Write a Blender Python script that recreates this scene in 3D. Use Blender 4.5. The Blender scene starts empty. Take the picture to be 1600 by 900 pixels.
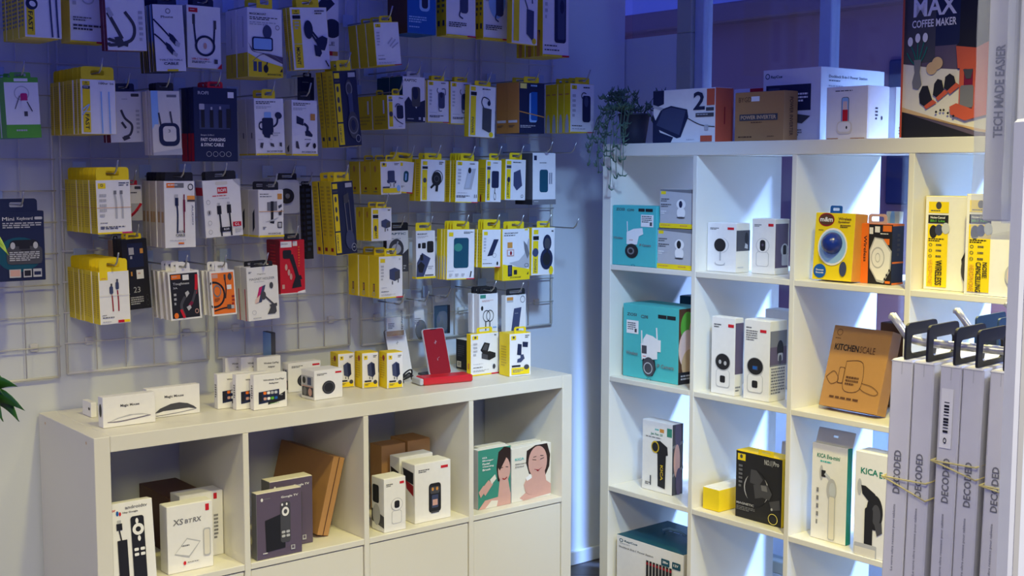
import bpy, bmesh, math, random
from math import sin, cos, pi, radians as R
from mathutils import Vector, Matrix
random.seed(7)
S = bpy.context.scene
COL = S.collection

# ------------------------------------------------------------------ camera
FPX, PITCH, ROLL, CAMH = 1935.6, 0.0954, -0.0018, 1.3906
cd = bpy.data.cameras.new('camera'); cam = bpy.data.objects.new('camera', cd); COL.objects.link(cam)
cd.sensor_width = 36.0; cd.lens = FPX * 36 / 1600; cd.clip_start = 0.05; cd.clip_end = 100
cam.matrix_world = Matrix.Translation((0, 0, CAMH)) @ Matrix.Rotation(pi / 2 - PITCH, 4, 'X') @ Matrix.Rotation(-ROLL, 4, 'Z')
S.camera = cam
CM = cam.matrix_world.copy(); CR = CM.to_3x3(); C0 = CM.translation.copy()

# ------------------------------------------------------------------ the two directions of the shop
class Frame:
    """a run of furniture: u along it, d into the wall behind it, z up"""
    def __init__(s, x, y, a):
        s.o = Vector((x, y, 0)); s.a = a
        s.e = Vector((cos(a), sin(a), 0)); s.n = Vector((-sin(a), cos(a), 0))
    def p(s, u, d, z): return s.o + s.e * u + s.n * d + Vector((0, 0, z))
    def mat(s, u=0, d=0, z=0, yaw=0): return Matrix.Translation(s.p(u, d, z)) @ Matrix.Rotation(s.a + yaw, 4, 'Z')
F1 = Frame(-0.965, 2.8136, 0.6739)      # white sideboard and product wall
F2 = Frame(0.2831, 3.8914, -0.8752)     # tall cube shelf and window
WALL1, WALL2 = 0.400, 0.425             # d of the wall planes
Z1, Z2 = 0.77, 1.47

# ------------------------------------------------------------------ light
S.view_settings.view_transform = 'Standard'; S.view_settings.look = 'None'
S.view_settings.exposure = 0.0; S.view_settings.gamma = 1.0; S.view_settings.use_curve_mapping = False
W = bpy.data.worlds.new('world'); S.world = W; W.use_nodes = True
bg = W.node_tree.nodes['Background']; bg.inputs[0].default_value = (0.08, 0.12, 0.95, 1); bg.inputs[1].default_value = 0.50

def light(name, kind, loc, energy, color, **k):
    d = bpy.data.lights.new(name, kind); d.energy = energy; d.color = color
    o = bpy.data.objects.new(name, d); COL.objects.link(o); o.location = loc
    tgt = k.pop('target', None)
    for a, b in k.items(): setattr(d, a, b)
    if tgt is not None:
        o.rotation_euler = (Vector(tgt) - Vector(loc)).to_track_quat('-Z', 'Y').to_euler()
    return o
WARM = (1.0, 0.89, 0.26)
for u, d, en, sz, bl in ((-0.45, -1.25, 26, 112, .5), (0.25, -1.30, 68, 113, .5), (0.85, -1.75, 190, 108, .7)):
    light('ceiling_and_fill_light', 'SPOT', F1.p(u, d, 2.60), en, WARM, spot_size=R(sz), spot_blend=bl, shadow_soft_size=0.06)
light('ceiling_and_fill_light', 'SPOT', (0.3, -1.2, 2.60), 160, (1.0, 0.91, 0.50), spot_size=R(155), spot_blend=0.22, shadow_soft_size=0.35)  # added far lamp, soft fill for low areas and shelf interiors
light('ceiling_and_fill_light', 'SPOT', (-0.5, -0.5, 2.60), 60, (1.0, 0.94, 0.62), spot_size=R(136), spot_blend=0.4, shadow_soft_size=0.25)  # added fill lamp for the near hanging boxes
light('ceiling_and_fill_light', 'SPOT', (0.2, -0.3, 2.60), 40, (1.0, 0.94, 0.72), spot_size=R(110), spot_blend=0.4, shadow_soft_size=0.25)  # extra added fill that lifts the near white boxes
light('ceiling_and_fill_light', 'SPOT', (-2.0, 0.6, 2.60), 55, (1.0, 0.92, 0.50), spot_size=R(134), spot_blend=0.4, shadow_soft_size=0.2)  # added warm fill from the left for the yellow box sides
# added cool fills for the shelf and wall gap, and daylight outside the window
light('cool_fill_light', 'SPOT', (2.1, 0.8, 2.60), 500, (0.42, 0.56, 1.0), spot_size=R(125), spot_blend=0.5, shadow_soft_size=0.40)  # added cool lamp, stands in for window light from the right
light('wall_gap_fill', 'SPOT', (0.5, 1.5, 2.50), 300, (0.36, 0.60, 1.0), target=F1.p(1.78, 0.4, 0.62), spot_size=R(31), spot_blend=1.0, shadow_soft_size=0.12)  # added lamp, brightens the wall gap between the two units
light('window_daylight', 'SPOT', F2.p(2.4, 1.75, 2.90), 5600, (0.26, 0.44, 1.0), target=F2.p(0.75, 0.2, 0.30), spot_size=R(40), spot_blend=0.85, shadow_soft_size=0.18)
light('facade_fill_light', 'SPOT', F2.p(0.4, 2.0, 3.0), 600, (0.62, 0.70, 1.0), spot_size=R(104), spot_blend=0.7, shadow_soft_size=0.2)  # added lamp that brightens the building front outside

# ------------------------------------------------------------------ materials
def lin(c):
    c /= 255.0
    return c / 12.92 if c <= 0.04045 else ((c + 0.055) / 1.055) ** 2.4
PAL = dict(W=(238, 236, 232), w=(226, 220, 204), K=(36, 36, 41), k=(74, 74, 80), G=(120, 120, 124), g=(186, 186, 188),
           Y=(244, 214, 28), y=(250, 232, 120), N=(34, 42, 74), n=(66, 74, 106), B=(30, 92, 170), L=(150, 190, 230), R=(204, 32, 46), r=(150, 26, 40),
           O=(238, 120, 40), o=(248, 160, 70), T=(78, 186, 184), D=(24, 80, 100), V=(96, 176, 60), v=(20, 128, 108),
           C=(178, 132, 82), c=(92, 62, 44), P=(208, 162, 148), p=(230, 200, 188), M=(200, 40, 110), S=(196, 200, 206),
           H=(46, 32, 30), F=(120, 30, 60), E=(96, 84, 104), A=(210, 176, 130), J=(214, 150, 70), j=(208, 176, 44), Q=(60, 140, 120), X=(204, 92, 64))
MATS = {}
def mat(key, rgb=None, rough=0.45, metal=0.0, noise=0.04, scale=60.0, alpha=None):
    if key in MATS: return MATS[key]
    rgb = rgb or PAL[key]
    m = bpy.data.materials.new('mat_' + key); m.use_nodes = True; nt = m.node_tree; b = nt.nodes['Principled BSDF']
    c = (lin(rgb[0]), lin(rgb[1]), lin(rgb[2]), 1)
    b.inputs['Roughness'].default_value = rough; b.inputs['Metallic'].default_value = metal
    if len(key) == 1: b.inputs['Specular IOR Level'].default_value = 0.3
    if noise:
        tc = nt.nodes.new('ShaderNodeTexCoord'); nz = nt.nodes.new('ShaderNodeTexNoise'); nz.inputs['Scale'].default_value = scale
        mx = nt.nodes.new('ShaderNodeMix'); mx.data_type = 'RGBA'
        nt.links.new(tc.outputs['Object'], nz.inputs['Vector']); nt.links.new(nz.outputs[0], mx.inputs['Factor'])
        mx.inputs[6].default_value = tuple(v * (1 - noise) for v in c[:3]) + (1,)
        mx.inputs[7].default_value = tuple(min(1, v * (1 + noise)) for v in c[:3]) + (1,)
        nt.links.new(mx.outputs[2], b.inputs['Base Color'])
    else: b.inputs['Base Color'].default_value = c
    if alpha is not None: b.inputs['Alpha'].default_value = alpha
    MATS[key] = m
    return m
def thin_clear(key, tint, refl=0.12, rough=0.05, body=0.0, bodycol=(0.8, 0.85, 0.9)):
    if key in MATS: return MATS[key]
    m = bpy.data.materials.new('mat_' + key); m.use_nodes = True; nt = m.node_tree; nt.nodes.clear()
    out = nt.nodes.new('ShaderNodeOutputMaterial'); tr = nt.nodes.new('ShaderNodeBsdfTransparent'); gl = nt.nodes.new('ShaderNodeBsdfGlossy')
    tr.inputs[0].default_value = tint + (1,); gl.inputs['Roughness'].default_value = rough
    lw = nt.nodes.new('ShaderNodeLayerWeight'); lw.inputs[0].default_value = 0.25
    mp = nt.nodes.new('ShaderNodeMapRange'); mp.inputs[3].default_value = refl * 0.4; mp.inputs[4].default_value = min(1, refl * 4)
    nt.links.new(lw.outputs['Fresnel'], mp.inputs[0])
    mx = nt.nodes.new('ShaderNodeMixShader'); nt.links.new(mp.outputs[0], mx.inputs[0]); nt.links.new(tr.outputs[0], mx.inputs[1]); nt.links.new(gl.outputs[0], mx.inputs[2])
    last = mx
    if body > 0:
        df = nt.nodes.new('ShaderNodeBsdfDiffuse'); df.inputs[0].default_value = bodycol + (1,)
        m2 = nt.nodes.new('ShaderNodeMixShader'); m2.inputs[0].default_value = body
        nt.links.new(mx.outputs[0], m2.inputs[1]); nt.links.new(df.outputs[0], m2.inputs[2]); last = m2
    nt.links.new(last.outputs[0], out.inputs[0]); MATS[key] = m
    return m
wall_m = mat('wall', (216, 220, 222), 0.85, noise=0.02, scale=6)
lam_m = mat('laminate', (226, 222, 208), 0.38, noise=0.015, scale=8)
wire_m = mat('wirewhite', (224, 222, 210), 0.35)
chrome_m = mat('chrome', (200, 204, 210), 0.16, 1.0, noise=0)
hook_m = mat('galvanised', (176, 176, 172), 0.32, 0.75, noise=0)
glass_m = thin_clear('glass', (0.93, 0.96, 0.98), 0.10)
bag_m = thin_clear('clearbag', (0.93, 0.95, 0.96), 0.18, 0.12, 0.10)
bagw_m = thin_clear('milkybag', (0.95, 0.96, 0.97), 0.18, 0.2, 0.16)
frame_m = mat('windowframe', (176, 178, 164), 0.5)
# dark wood-plank floor
fm = bpy.data.materials.new('mat_floor'); fm.use_nodes = True; nt = fm.node_tree; b = nt.nodes['Principled BSDF']
tc = nt.nodes.new('ShaderNodeTexCoord'); br = nt.nodes.new('ShaderNodeTexBrick'); nz = nt.nodes.new('ShaderNodeTexNoise')
br.inputs['Color1'].default_value = (0.10, 0.09, 0.085, 1); br.inputs['Color2'].default_value = (0.14, 0.125, 0.115, 1); br.inputs['Mortar'].default_value = (0.03, 0.03, 0.03, 1)
br.inputs['Scale'].default_value = 1.0; br.inputs['Brick Width'].default_value = 1.2; br.inputs['Row Height'].default_value = 0.16; br.inputs['Mortar Size'].default_value = 0.003
nz.inputs['Scale'].default_value = 18; nt.links.new(tc.outputs['Object'], br.inputs['Vector']); nt.links.new(tc.outputs['Object'], nz.inputs['Vector'])
mx = nt.nodes.new('ShaderNodeMix'); mx.data_type = 'RGBA'; mx.blend_type = 'MULTIPLY'; mx.inputs['Factor'].default_value = 0.5
nt.links.new(br.outputs['Color'], mx.inputs[6]); nt.links.new(nz.outputs[0], mx.inputs[7]); nt.links.new(mx.outputs[2], b.inputs['Base Color']); b.inputs['Roughness'].default_value = 0.45

# ------------------------------------------------------------------ mesh helpers
class MB:
    def __init__(s): s.v = []; s.f = []; s.mi = []; s.ms = []; s.smooth = []
    def slot(s, m):
        if isinstance(m, str): m = mat(m)
        if m not in s.ms: s.ms.append(m)
        return s.ms.index(m)
    def add(s, vs, fs, m, smooth=False):
        k = len(s.v); i = s.slot(m); s.v += [tuple(v) for v in vs]
        for f in fs: s.f.append([k + q for q in f]); s.mi.append(i); s.smooth.append(smooth)
    def box(s, x0, y0, z0, x1, y1, z1, m, bev=0.0, mats=None):
        """mats: dict of face -> material for f(ront -y) b(ack) l r t u(nder)"""
        bm = bmesh.new()
        vs = [bm.verts.new(c) for c in ((x0, y0, z0), (x1, y0, z0), (x1, y1, z0), (x0, y1, z0), (x0, y0, z1), (x1, y0, z1), (x1, y1, z1), (x0, y1, z1))]
        names = {}
        for nm, ix in (('u', (0, 3, 2, 1)), ('t', (4, 5, 6, 7)), ('f', (0, 1, 5, 4)), ('r', (1, 2, 6, 5)), ('b', (2, 3, 7, 6)), ('l', (3, 0, 4, 7))):
            bm.faces.new([vs[i] for i in ix])
        mn = min(abs(x1 - x0), abs(y1 - y0), abs(z1 - z0))
        if bev > 0: bmesh.ops.bevel(bm, geom=bm.edges[:], offset=min(bev, mn * 0.3), segments=1, affect='EDGES')
        bm.normal_update(); bm.verts.index_update()
        k = len(s.v); s.v += [tuple(v.co) for v in bm.verts]
        for f in bm.faces:
            n = f.normal; key = None
            ax = max(range(3), key=lambda i: abs(n[i]))
            key = (('l', 'r'), ('f', 'b'), ('u', 't'))[ax][1 if n[ax] > 0 else 0]
            mm = (mats or {}).get(key, m)
            s.f.append([k + v.index for v in f.verts]); s.mi.append(s.slot(mm)); s.smooth.append(False)
        bm.free()
    def tube(s, pts, r, m, n=8, caps=True):
        pts = [Vector(p) for p in pts]; rs = r if isinstance(r, (list, tuple)) else [r] * len(pts)
        t0 = (pts[1] - pts[0]).normalized(); up = Vector((0, 0, 1)) if abs(t0.z) < 0.9 else Vector((1, 0, 0))
        a = t0.cross(up).normalized(); vs = []
        for i, p in enumerate(pts):
            t = (pts[min(i + 1, len(pts) - 1)] - pts[max(i - 1, 0)]).normalized()
            a = (a - t * a.dot(t)).normalized(); b = t.cross(a)
            for k in range(n): vs.append(p + (a * cos(2 * pi * k / n) + b * sin(2 * pi * k / n)) * rs[i])
        fs = [[i * n + k, i * n + (k + 1) % n, (i + 1) * n + (k + 1) % n, (i + 1) * n + k] for i in range(len(pts) - 1) for k in range(n)]
        if caps: fs += [list(range(n))[::-1], [(len(pts) - 1) * n + k for k in range(n)]]
        s.add(vs, fs, m, True)
    def lathe(s, prof, m, n=24, c=(0, 0, 0)):
        vs = []; c = Vector(c)
        for r, z in prof:
            for k in range(n): vs.append(c + Vector((r * cos(2 * pi * k / n), r * sin(2 * pi * k / n), z)))
        fs = [[i * n + k, i * n + (k + 1) % n, (i + 1) * n + (k + 1) % n, (i + 1) * n + k] for i in range(len(prof) - 1) for k in range(n)]
        s.add(vs, fs, m, True)
    def prism(s, poly, y0, y1, m):
        """poly in (x,z), extruded y0..y1"""
        n = len(poly); vs = [(x, y0, z) for x, z in poly] + [(x, y1, z) for x, z in poly]
        fs = [list(range(n)), [n + k for k in range(n)][::-1]] + [[k, n + k, n + (k + 1) % n, (k + 1) % n] for k in range(n)]
        s.add(vs, fs, m)
    def ring(s, outer, inner, y0, y1, m):
        n = len(outer); vs = [(x, y0, z) for x, z in outer] + [(x, y0, z) for x, z in inner] + [(x, y1, z) for x, z in outer] + [(x, y1, z) for x, z in inner]
        fs = []
        for k in range(n):
            j = (k + 1) % n
            fs += [[k, j, n + j, n + k], [2 * n + k, 3 * n + k, 3 * n + j, 2 * n + j], [k, 2 * n + k, 2 * n + j, j], [n + k, n + j, 3 * n + j, 3 * n + k]]
        s.add(vs, fs, m)
    def build(s, name, parent=None, M=None, kind=None):
        me = bpy.data.meshes.new(name); me.from_pydata(s.v, [], s.f)
        for m in s.ms: me.materials.append(m)
        me.polygons.foreach_set('material_index', s.mi); me.polygons.foreach_set('use_smooth', s.smooth); me.update()
        o = bpy.data.objects.new(name, me); COL.objects.link(o)
        if parent is not None: o.parent = parent
        if M is not None: o.matrix_local = M
        if kind: o['kind'] = kind
        return o
def empty(name, M, label=None, cat=None, group=None):
    o = bpy.data.objects.new(name, None); COL.objects.link(o); o.matrix_local = M; o.empty_display_size = 0.05
    if label: tag(o, label, cat, group)
    return o
def tag(o, label, cat, group=None):
    o['label'] = label; o['category'] = cat
    if group: o['group'] = group
    return o

# ------------------------------------------------------------------ printing on packages
GL = {}
def glyphs(txt, bold):
    k = (txt, bold)
    if k in GL: return GL[k]
    cu = bpy.data.curves.new('t', 'FONT'); cu.body = txt; cu.resolution_u = 2
    if bold: cu.offset = 0.022
    o = bpy.data.objects.new('t', cu); me = bpy.data.meshes.new_from_object(o)
    vs = [(v.co.x, v.co.y) for v in me.vertices]; fs = [list(p.vertices) for p in me.polygons]
    bpy.data.objects.remove(o); bpy.data.meshes.remove(me); bpy.data.curves.remove(cu)
    if not vs: vs = [(0, 0)]
    x0 = min(v[0] for v in vs); x1 = max(v[0] for v in vs); y0 = min(v[1] for v in vs); y1 = max(v[1] for v in vs)
    GL[k] = ([((x - x0) / max(1e-6, x1 - x0), (y - y0) / max(1e-6, y1 - y0)) for x, y in vs], fs)
    return GL[k]
def draw(mb, spec, w, h, P):
    """spec: ';'-separated marks in percent of the face (y down). P maps (x,y metres, layer) to 3D"""
    layer = 0
    def put(pts, faces, c):
        pts = [(min(100, max(0, x)), min(100, max(0, y))) for x, y in pts]
        mb.add([P(x / 100 * w, (1 - y / 100) * h, layer) for x, y in pts], faces, c)
    asp = w / h
    for cmd in spec.split(';'):
        t = cmd.split()
        if not t: continue
        layer += 1; k = t[0]
        if k == 'r':
            x, y, a, b = map(float, t[1:5]); put([(x, y + b), (x + a, y + b), (x + a, y), (x, y)], [[0, 1, 2, 3]], t[5])
        elif k == 'u':
            x, y, a, b, rd = map(float, t[1:6]); ry = rd * asp; pts = []
            for cx, cy, st in ((x + a - rd, y + b - ry, 0), (x + a - rd, y + ry, 1), (x + rd, y + ry, 2), (x + rd, y + b - ry, 3)):
                for i in range(5):
                    an = pi / 2 * (i / 4) - pi / 2 + st * pi / 2; pts.append((cx + rd * cos(an), cy - ry * sin(an)))
            put(pts, [list(range(20))], t[6])
        elif k == 'e':
            x, y, a, b = map(float, t[1:5]); rot = R(float(t[6])) if len(t) > 6 else 0
            pts = []
            for i in range(24):
                p, q = a * cos(2 * pi * i / 24), b / asp * sin(2 * pi * i / 24) * 1.0
                p2, q2 = p * cos(rot) - q * sin(rot), p * sin(rot) + q * cos(rot); pts.append((x + p2, y - q2 * asp))
            put(pts, [list(range(24))], t[5])
        elif k == 'o':
            x, y, a, b, th = map(float, t[1:6]); pts = []
            for f in (1, 1 - th / 100):
                pts += [(x + a * f * cos(2 * pi * i / 24), y - b * f * sin(2 * pi * i / 24)) for i in range(24)]
            put(pts, [[i, (i + 1) % 24, 24 + (i + 1) % 24, 24 + i] for i in range(24)], t[6])
        elif k == 'p':
            v = list(map(float, t[2:])); pts = list(zip(v[::2], v[1::2]))
            ar = sum(pts[i][0] * pts[(i + 1) % len(pts)][1] - pts[(i + 1) % len(pts)][0] * pts[i][1] for i in range(len(pts)))
            if ar > 0: pts = pts[::-1]
            put(pts, [list(range(len(pts)))], t[1])
        elif k == 'l':
            th = float(t[2]) / 100 * w; v = list(map(float, t[3:])); pts = [Vector((a / 100 * w, (1 - b2 / 100) * h)) for a, b2 in zip(v[::2], v[1::2])]
            if len(pts) > 2:   # smooth the bend
                q = []
                for i in range(len(pts) - 1):
                    p0 = pts[max(i - 1, 0)]; p1 = pts[i]; p2 = pts[i + 1]; p3 = pts[min(i + 2, len(pts) - 1)]
                    for s_ in range(5):
                        a = s_ / 5; q.append(0.5 * ((2 * p1) + (p2 - p0) * a + (2 * p0 - 5 * p1 + 4 * p2 - p3) * a * a + (3 * p1 - p0 - 3 * p2 + p3) * a ** 3))
                pts = q + [pts[-1]]
            pts = [Vector((min(w - th / 2, max(th / 2, p.x)), min(h - th / 2, max(th / 2, p.y)))) for p in pts]
            vs = []
            for i, p in enumerate(pts):
                d = (pts[min(i + 1, len(pts) - 1)] - pts[max(i - 1, 0)]); d = d.normalized() if d.length > 0 else Vector((1, 0)); nrm = Vector((-d.y, d.x)) * th / 2
                vs += [P(p.x + nrm.x, p.y + nrm.y, layer), P(p.x - nrm.x, p.y - nrm.y, layer)]
            mb.add(vs, [[2 * i, 2 * i + 1, 2 * i + 3, 2 * i + 2] for i in range(len(pts) - 1)], t[1])
        elif k in ('t', 'tb', 'v', 'vb', 'q', 'qb', 'ti'):
            x, y, a, b = map(float, t[2:6]); vs, fs = glyphs(' '.join(t[6:]), k[-1] == 'b' or k == 'ti')
            if k[0] == 't':
                sh = 0.18 * b / asp * 0.01 * 100 if k == 'ti' else 0
                pts = [(x + gx * a + gy * sh * 0.6, y + b * (1 - gy)) for gx, gy in vs]
            elif k[0] == 'v': pts = [(x + a * gy, y + b * gx) for gx, gy in vs]          # reads downwards
            else: pts = [(x + a * (1 - gy), y + b * (1 - gx)) for gx, gy in vs]          # reads upwards
            if k[0] != 't': fs = fs
            put(pts, fs, t[1])
        elif k == 'x':
            x, y, a, b = map(float, t[2:6]); n = int(t[6]); lh = b / n; rg = random.Random(int(x * 7 + y * 13 + n))
            pts = []; fs = []
            for i in range(n):
                cx = x; end = x + a * (1 if i < n - 1 else 0.7)
                while cx < end:
                    ww = min(a * rg.uniform(0.06, 0.2), end - cx); q = len(pts)
                    pts += [(cx, y + i * lh + lh * 0.55), (cx + ww, y + i * lh + lh * 0.55), (cx + ww, y + i * lh), (cx, y + i * lh)]; fs.append([q, q + 1, q + 2, q + 3]); cx += ww + a * 0.03
            put(pts, fs, t[1])
OFF = 0.00018
def print_front(spec, w, h):
    mb = MB(); draw(mb, spec, w, h, lambda x, z, L: (x - w / 2, -0.0004 - OFF * L, z)); return mb
def print_left(spec, t, h, w):
    mb = MB(); draw(mb, spec, t, h, lambda x, z, L: (-w / 2 - 0.0004 - OFF * L, t - x, z)); return mb
def print_right(spec, t, h, w):
    mb = MB(); draw(mb, spec, t, h, lambda x, z, L: (w / 2 + 0.0004 + OFF * L, x, z)); return mb
def print_top(spec, w, t, h):
    mb = MB(); draw(mb, spec, w, t, lambda x, y, L: (x - w / 2, y, h + 0.0004 + OFF * L)); return mb

def rrect(cx, cz, a, b, r, n=4):
    pts = []
    for sx, sz, st in ((1, -1, 0), (1, 1, 1), (-1, 1, 2), (-1, -1, 3)):
        for i in range(n + 1):
            an = pi / 2 * i / n - pi / 2 + st * pi / 2; pts.append((cx + sx * (a - r) + r * cos(an), cz + sz * (b - r) + r * sin(an)))
    return pts
def make_tab(w, h, tw, th, col, y, kind='slot', cx=0.0):
    """hang tab standing on the top edge of a box, with the hook hole through it"""
    mb = MB(); m = mat(col)
    if kind == 'slot':
        mb.ring(rrect(cx, h + th / 2 - 0.002, tw / 2, th / 2 + 0.002, th * 0.25), rrect(cx, h + th * 0.52, min(tw * 0.28, 0.016), max(th * 0.19, 0.0034), th * 0.12), y, y + 0.0012, m)
    elif kind == 'loop':
        mb.ring(rrect(cx, h + th / 2 - 0.002, tw / 2, th / 2 + 0.002, th * 0.35), rrect(cx, h + th * 0.5, tw * 0.34, th * 0.24, th * 0.18), y, y + 0.0018, m)
    return mb

def ray(px, py): return (CR @ Vector(((px - 800) / FPX, -(py - 450) / FPX, -1))).normalized()
def hit(px, py, P, N):
    d = ray(px, py); return C0 + d * ((P - C0).dot(N) / d.dot(N))
def along(px, py, A, D):
    """how far along horizontal direction D from A the picture column px lies"""
    N = Vector((-D.y, D.x, 0)).normalized(); return (hit(px, py, A, N) - A).dot(D)

def package(name, w, h, t, body, front=None, left=None, right=None, top=None, tab=None, mats=None, bev=0.0008, tabkind='slot', tabw=0.6, tabh=0.02, tabx=0.0, seam=True):
    mb = MB(); mb.box(-w / 2, 0, 0, w / 2, t, h, mat(body), bev, {k: mat(v) for k, v in (mats or {}).items()})
    o = mb.build(name)
    if front: print_front(front, w, h).build('printed_front', o)
    if left: print_left(left, t, h, w).build('printed_side', o)
    if right: print_right(right, t, h, w).build('printed_side', o)
    if top: print_top(top, w, t, h).build('printed_top', o)
    if seam and t > 0.03:
        sm = MB(); sm.box(-w / 2 + 0.001, t * 0.06, h, w / 2 - 0.001, t * 0.94, h + 0.0008, mat((mats or {}).get('t', body)), 0.0003); sm.build('lid_flap', o)
    if tab: make_tab(w, h, w * tabw, tabh, tab, 0.001 if t > 0.01 else t * 0.3, tabkind, tabx * w).build('hang_tab', o)
    return o
def copy_tree(o, skip=()):
    c = o.copy(); COL.objects.link(c)
    for ch in list(o.children):
        if ch.name.split('.')[0] in skip: continue
        d = ch.copy(); COL.objects.link(d); d.parent = c
    return c
ORD = ['', 'second', 'third', 'fourth', 'fifth', 'sixth', 'seventh', 'eighth', 'ninth', 'tenth', 'eleventh', 'twelfth']

# ------------------------------------------------------------------ hooks
def wall_hook(F, wall, u, z, L, label, plate='L', rod=0.0022):
    root = empty('display_hook', F.mat(u, wall, z), label, 'hook', 'wire hooks on the product wall')
    mb = MB(); mb.tube([(0, -0.019, 0), (0, -L * 0.5, 0), (0, -L + 0.022, 0.0), (0, -L + 0.010, 0.008), (0, -L - 0.003, 0.032)], rod, hook_m, 6)
    mb.build('hook_wire', root)
    mb = MB(); mb.box(-0.017, -0.026, -0.006, 0.017, -0.023, 0.03, mat('plate', (190, 208, 226), 0.3), 0.002); mb.box(-0.012, -0.023, 0.0, 0.012, -0.0186, 0.006, hook_m, 0.001)
    mb.build('hook_bracket', root)
    return root

HOOKN = 0
def hang(name, desc, label, body, xl, xr, yt, yb, xs=None, n=1, p=0.2, yaw=0, roll=0, front=None, left=None, tab='Y', tabh=0.02, tabw=0.6, tabkind='slot', tabx=0.0,
         mats=None, t=None, hook=True, cat='box', ym=None, gapf=0.965, jit=1.0, lean=0, hookx=0, base=None):
    """a package (or a file of n of them) on a wall hook: picture columns/rows of its front face, p metres in front of the wall"""
    A = hit(xl, (yt + yb) / 2, F1.p(0, WALL1 - p, 0), F1.n)
    e = (Matrix.Rotation(R(yaw), 3, 'Z') @ F1.e); nn = Vector((-e.y, e.x, 0))
    w = along(xr, (yt + yb) / 2, A, e); zt = hit(xl, yt, A, nn).z; zb = hit(xl, yb, A, nn).z; h = zt - zb
    if xs is not None:
        T = min(along(xs, (yt + yb) / 2, A, F1.n), p - 0.034); step = T / n
    else: step = t or 0.02
    th = t or step * gapf
    c = A + e * (w / 2); c.z = zb
    base = package(name, w, h, th, body, front, left, tab=tab, mats=mats, tabh=tabh, tabw=tabw, tabkind=tabkind, tabx=tabx)
    Rz = Matrix.Rotation(F1.a + R(yaw), 4, 'Z'); piv = Matrix.Translation((0, 0, h + tabh / 2))
    def M(off, dy, dr): return Matrix.Translation(c + F1.n * off) @ Rz @ piv @ Matrix.Rotation(R(roll + dr), 4, 'Y') @ Matrix.Rotation(R(lean), 4, 'X') @ piv.inverted() @ Matrix.Translation((dy, 0, 0))
    grp = None
    if n > 1: grp = 'hanging ' + desc
    base.matrix_local = M(0, 0, 0); tag(base, label, cat, grp)
    for i in range(1, n):
        cp = copy_tree(base, ('printed_front',)); cp.matrix_local = M(step * i, (random.uniform(-.0006, .0006) - (0.0022 if i % 4 == 2 else 0)) * jit, random.uniform(-.35, .35) * jit)
        tag(cp, '%s in the hanging file of %s' % (ORD[i], desc), cat, grp)
    if hook:
        hc = c + e * (hookx * w) 
        u = (hc - F1.o).dot(F1.e); z = zt + (tabh * 0.52 if tab else 0.004)
        wall_hook(F1, WALL1, u, z - 0.0005, p + 0.035, 'wire display hook carrying the %s' % desc)
    return base

def rest(name, label, body, F, z, xl, yt, xr, yb=None, d=None, xs=None, t=None, yaw=0, front=None, left=None, right=None, top=None, tab=None, mats=None, lean=0, roll=0,
         cat='box', group=None, side=None, h=None, **k):
    """a package standing on a shelf of F at height z: picture rows/columns of its front face"""
    if yb is not None and d is None: A = hit(xl, yb, Vector((0, 0, z)), Vector((0, 0, 1)))
    else: A = hit(xl, yt, F.p(0, d, 0), F.n); 
    A = Vector((A.x, A.y, z)); e = Matrix.Rotation(R(yaw), 3, 'Z') @ F.e; nn = Vector((-e.y, e.x, 0)); ym = yt + 5
    w = along(xr, ym, A, e); hh = h or hit(xl, yt, A, nn).z - z
    if h is None and lean: hh /= cos(R(lean))
    if xs is not None:
        B = A if xs < xl else A + e * w
        t = along(xs, ym, B, nn)
    o = package(name, w, hh, t, body, front, left, right, top, tab=tab, mats=mats, **k)
    c = A + e * (w / 2)
    lift = 0.0008 + t * sin(R(abs(lean))) + w / 2 * sin(R(abs(roll)))
    M = Matrix.Translation(c + Vector((0, 0, lift))) @ Matrix.Rotation(F.a + R(yaw), 4, 'Z')
    M = M @ Matrix.Rotation(R(roll), 4, 'Y') @ Matrix.Rotation(-R(lean), 4, 'X')
    o.matrix_local = M; tag(o, label, cat, group)
    return o

# ================================================================== SETTING
def struct(name, mb, M=None): return mb.build(name, None, M, 'structure')
mb = MB(); mb.box(-4.5, -2.5, -0.05, 4.8, 8.0, 0, fm); struct('floor', mb)
# wall behind the products: ends in the corner by the window
uc = along(974, 300, F1.p(0, WALL1, 0), F1.e)
mb = MB(); mb.box(-2.2, 0, 0, uc, 0.10, 3.2, wall_m); struct('wall_left', mb, F1.mat(0, WALL1, 0))
mb = MB(); mb.box(1.475, -0.012, 0, uc, 0, 0.05, wall_m, 0.003); struct('baseboard_left', mb, F1.mat(0, WALL1, 0))
# window side: solid strip by the corner, sill, lintel, far pier; the rest is glass
Pc = F1.p(uc, WALL1, 0); uw0 = (Pc - F2.o).dot(F2.e) - 0.02
um0 = along(1057, 100, F2.p(0, WALL2, 0), F2.e); um1 = along(1095, 100, F2.p(0, WALL2, 0), F2.e); um2 = along(1276, 60, F2.p(0, WALL2, 0), F2.e)
zst = hit(1010, 58, F2.p(0, WALL2, 0), F2.n).z
mb = MB(); mb.box(uw0, 0, 0, um0, 0.06, zst, wall_m); mb.box(uw0, 0, 2.35, 2.6, 0.06, 3.2, wall_m); mb.box(um0, 0, 0, 2.6, 0.06, 0.10, wall_m); mb.box(2.45, 0, 0.1, 2.6, 0.06, 2.35, wall_m)
struct('wall_back', mb, F2.mat(0, WALL2, 0))
mb = MB(); mb.box(um0, -0.002, zst, um0 + (um1 - um0) * 0.62, 0.058, 2.35, frame_m, 0.003); mb.box(um0, -0.002, 0.10, um0 + (um1 - um0) * 0.62, 0.058, zst, frame_m, 0.003)
mb.box(um0 + (um1 - um0) * 0.62, 0.012, 0.10, um1, 0.058, 2.35, mat('framewhite', (190, 200, 216), 0.4), 0.003)
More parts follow.
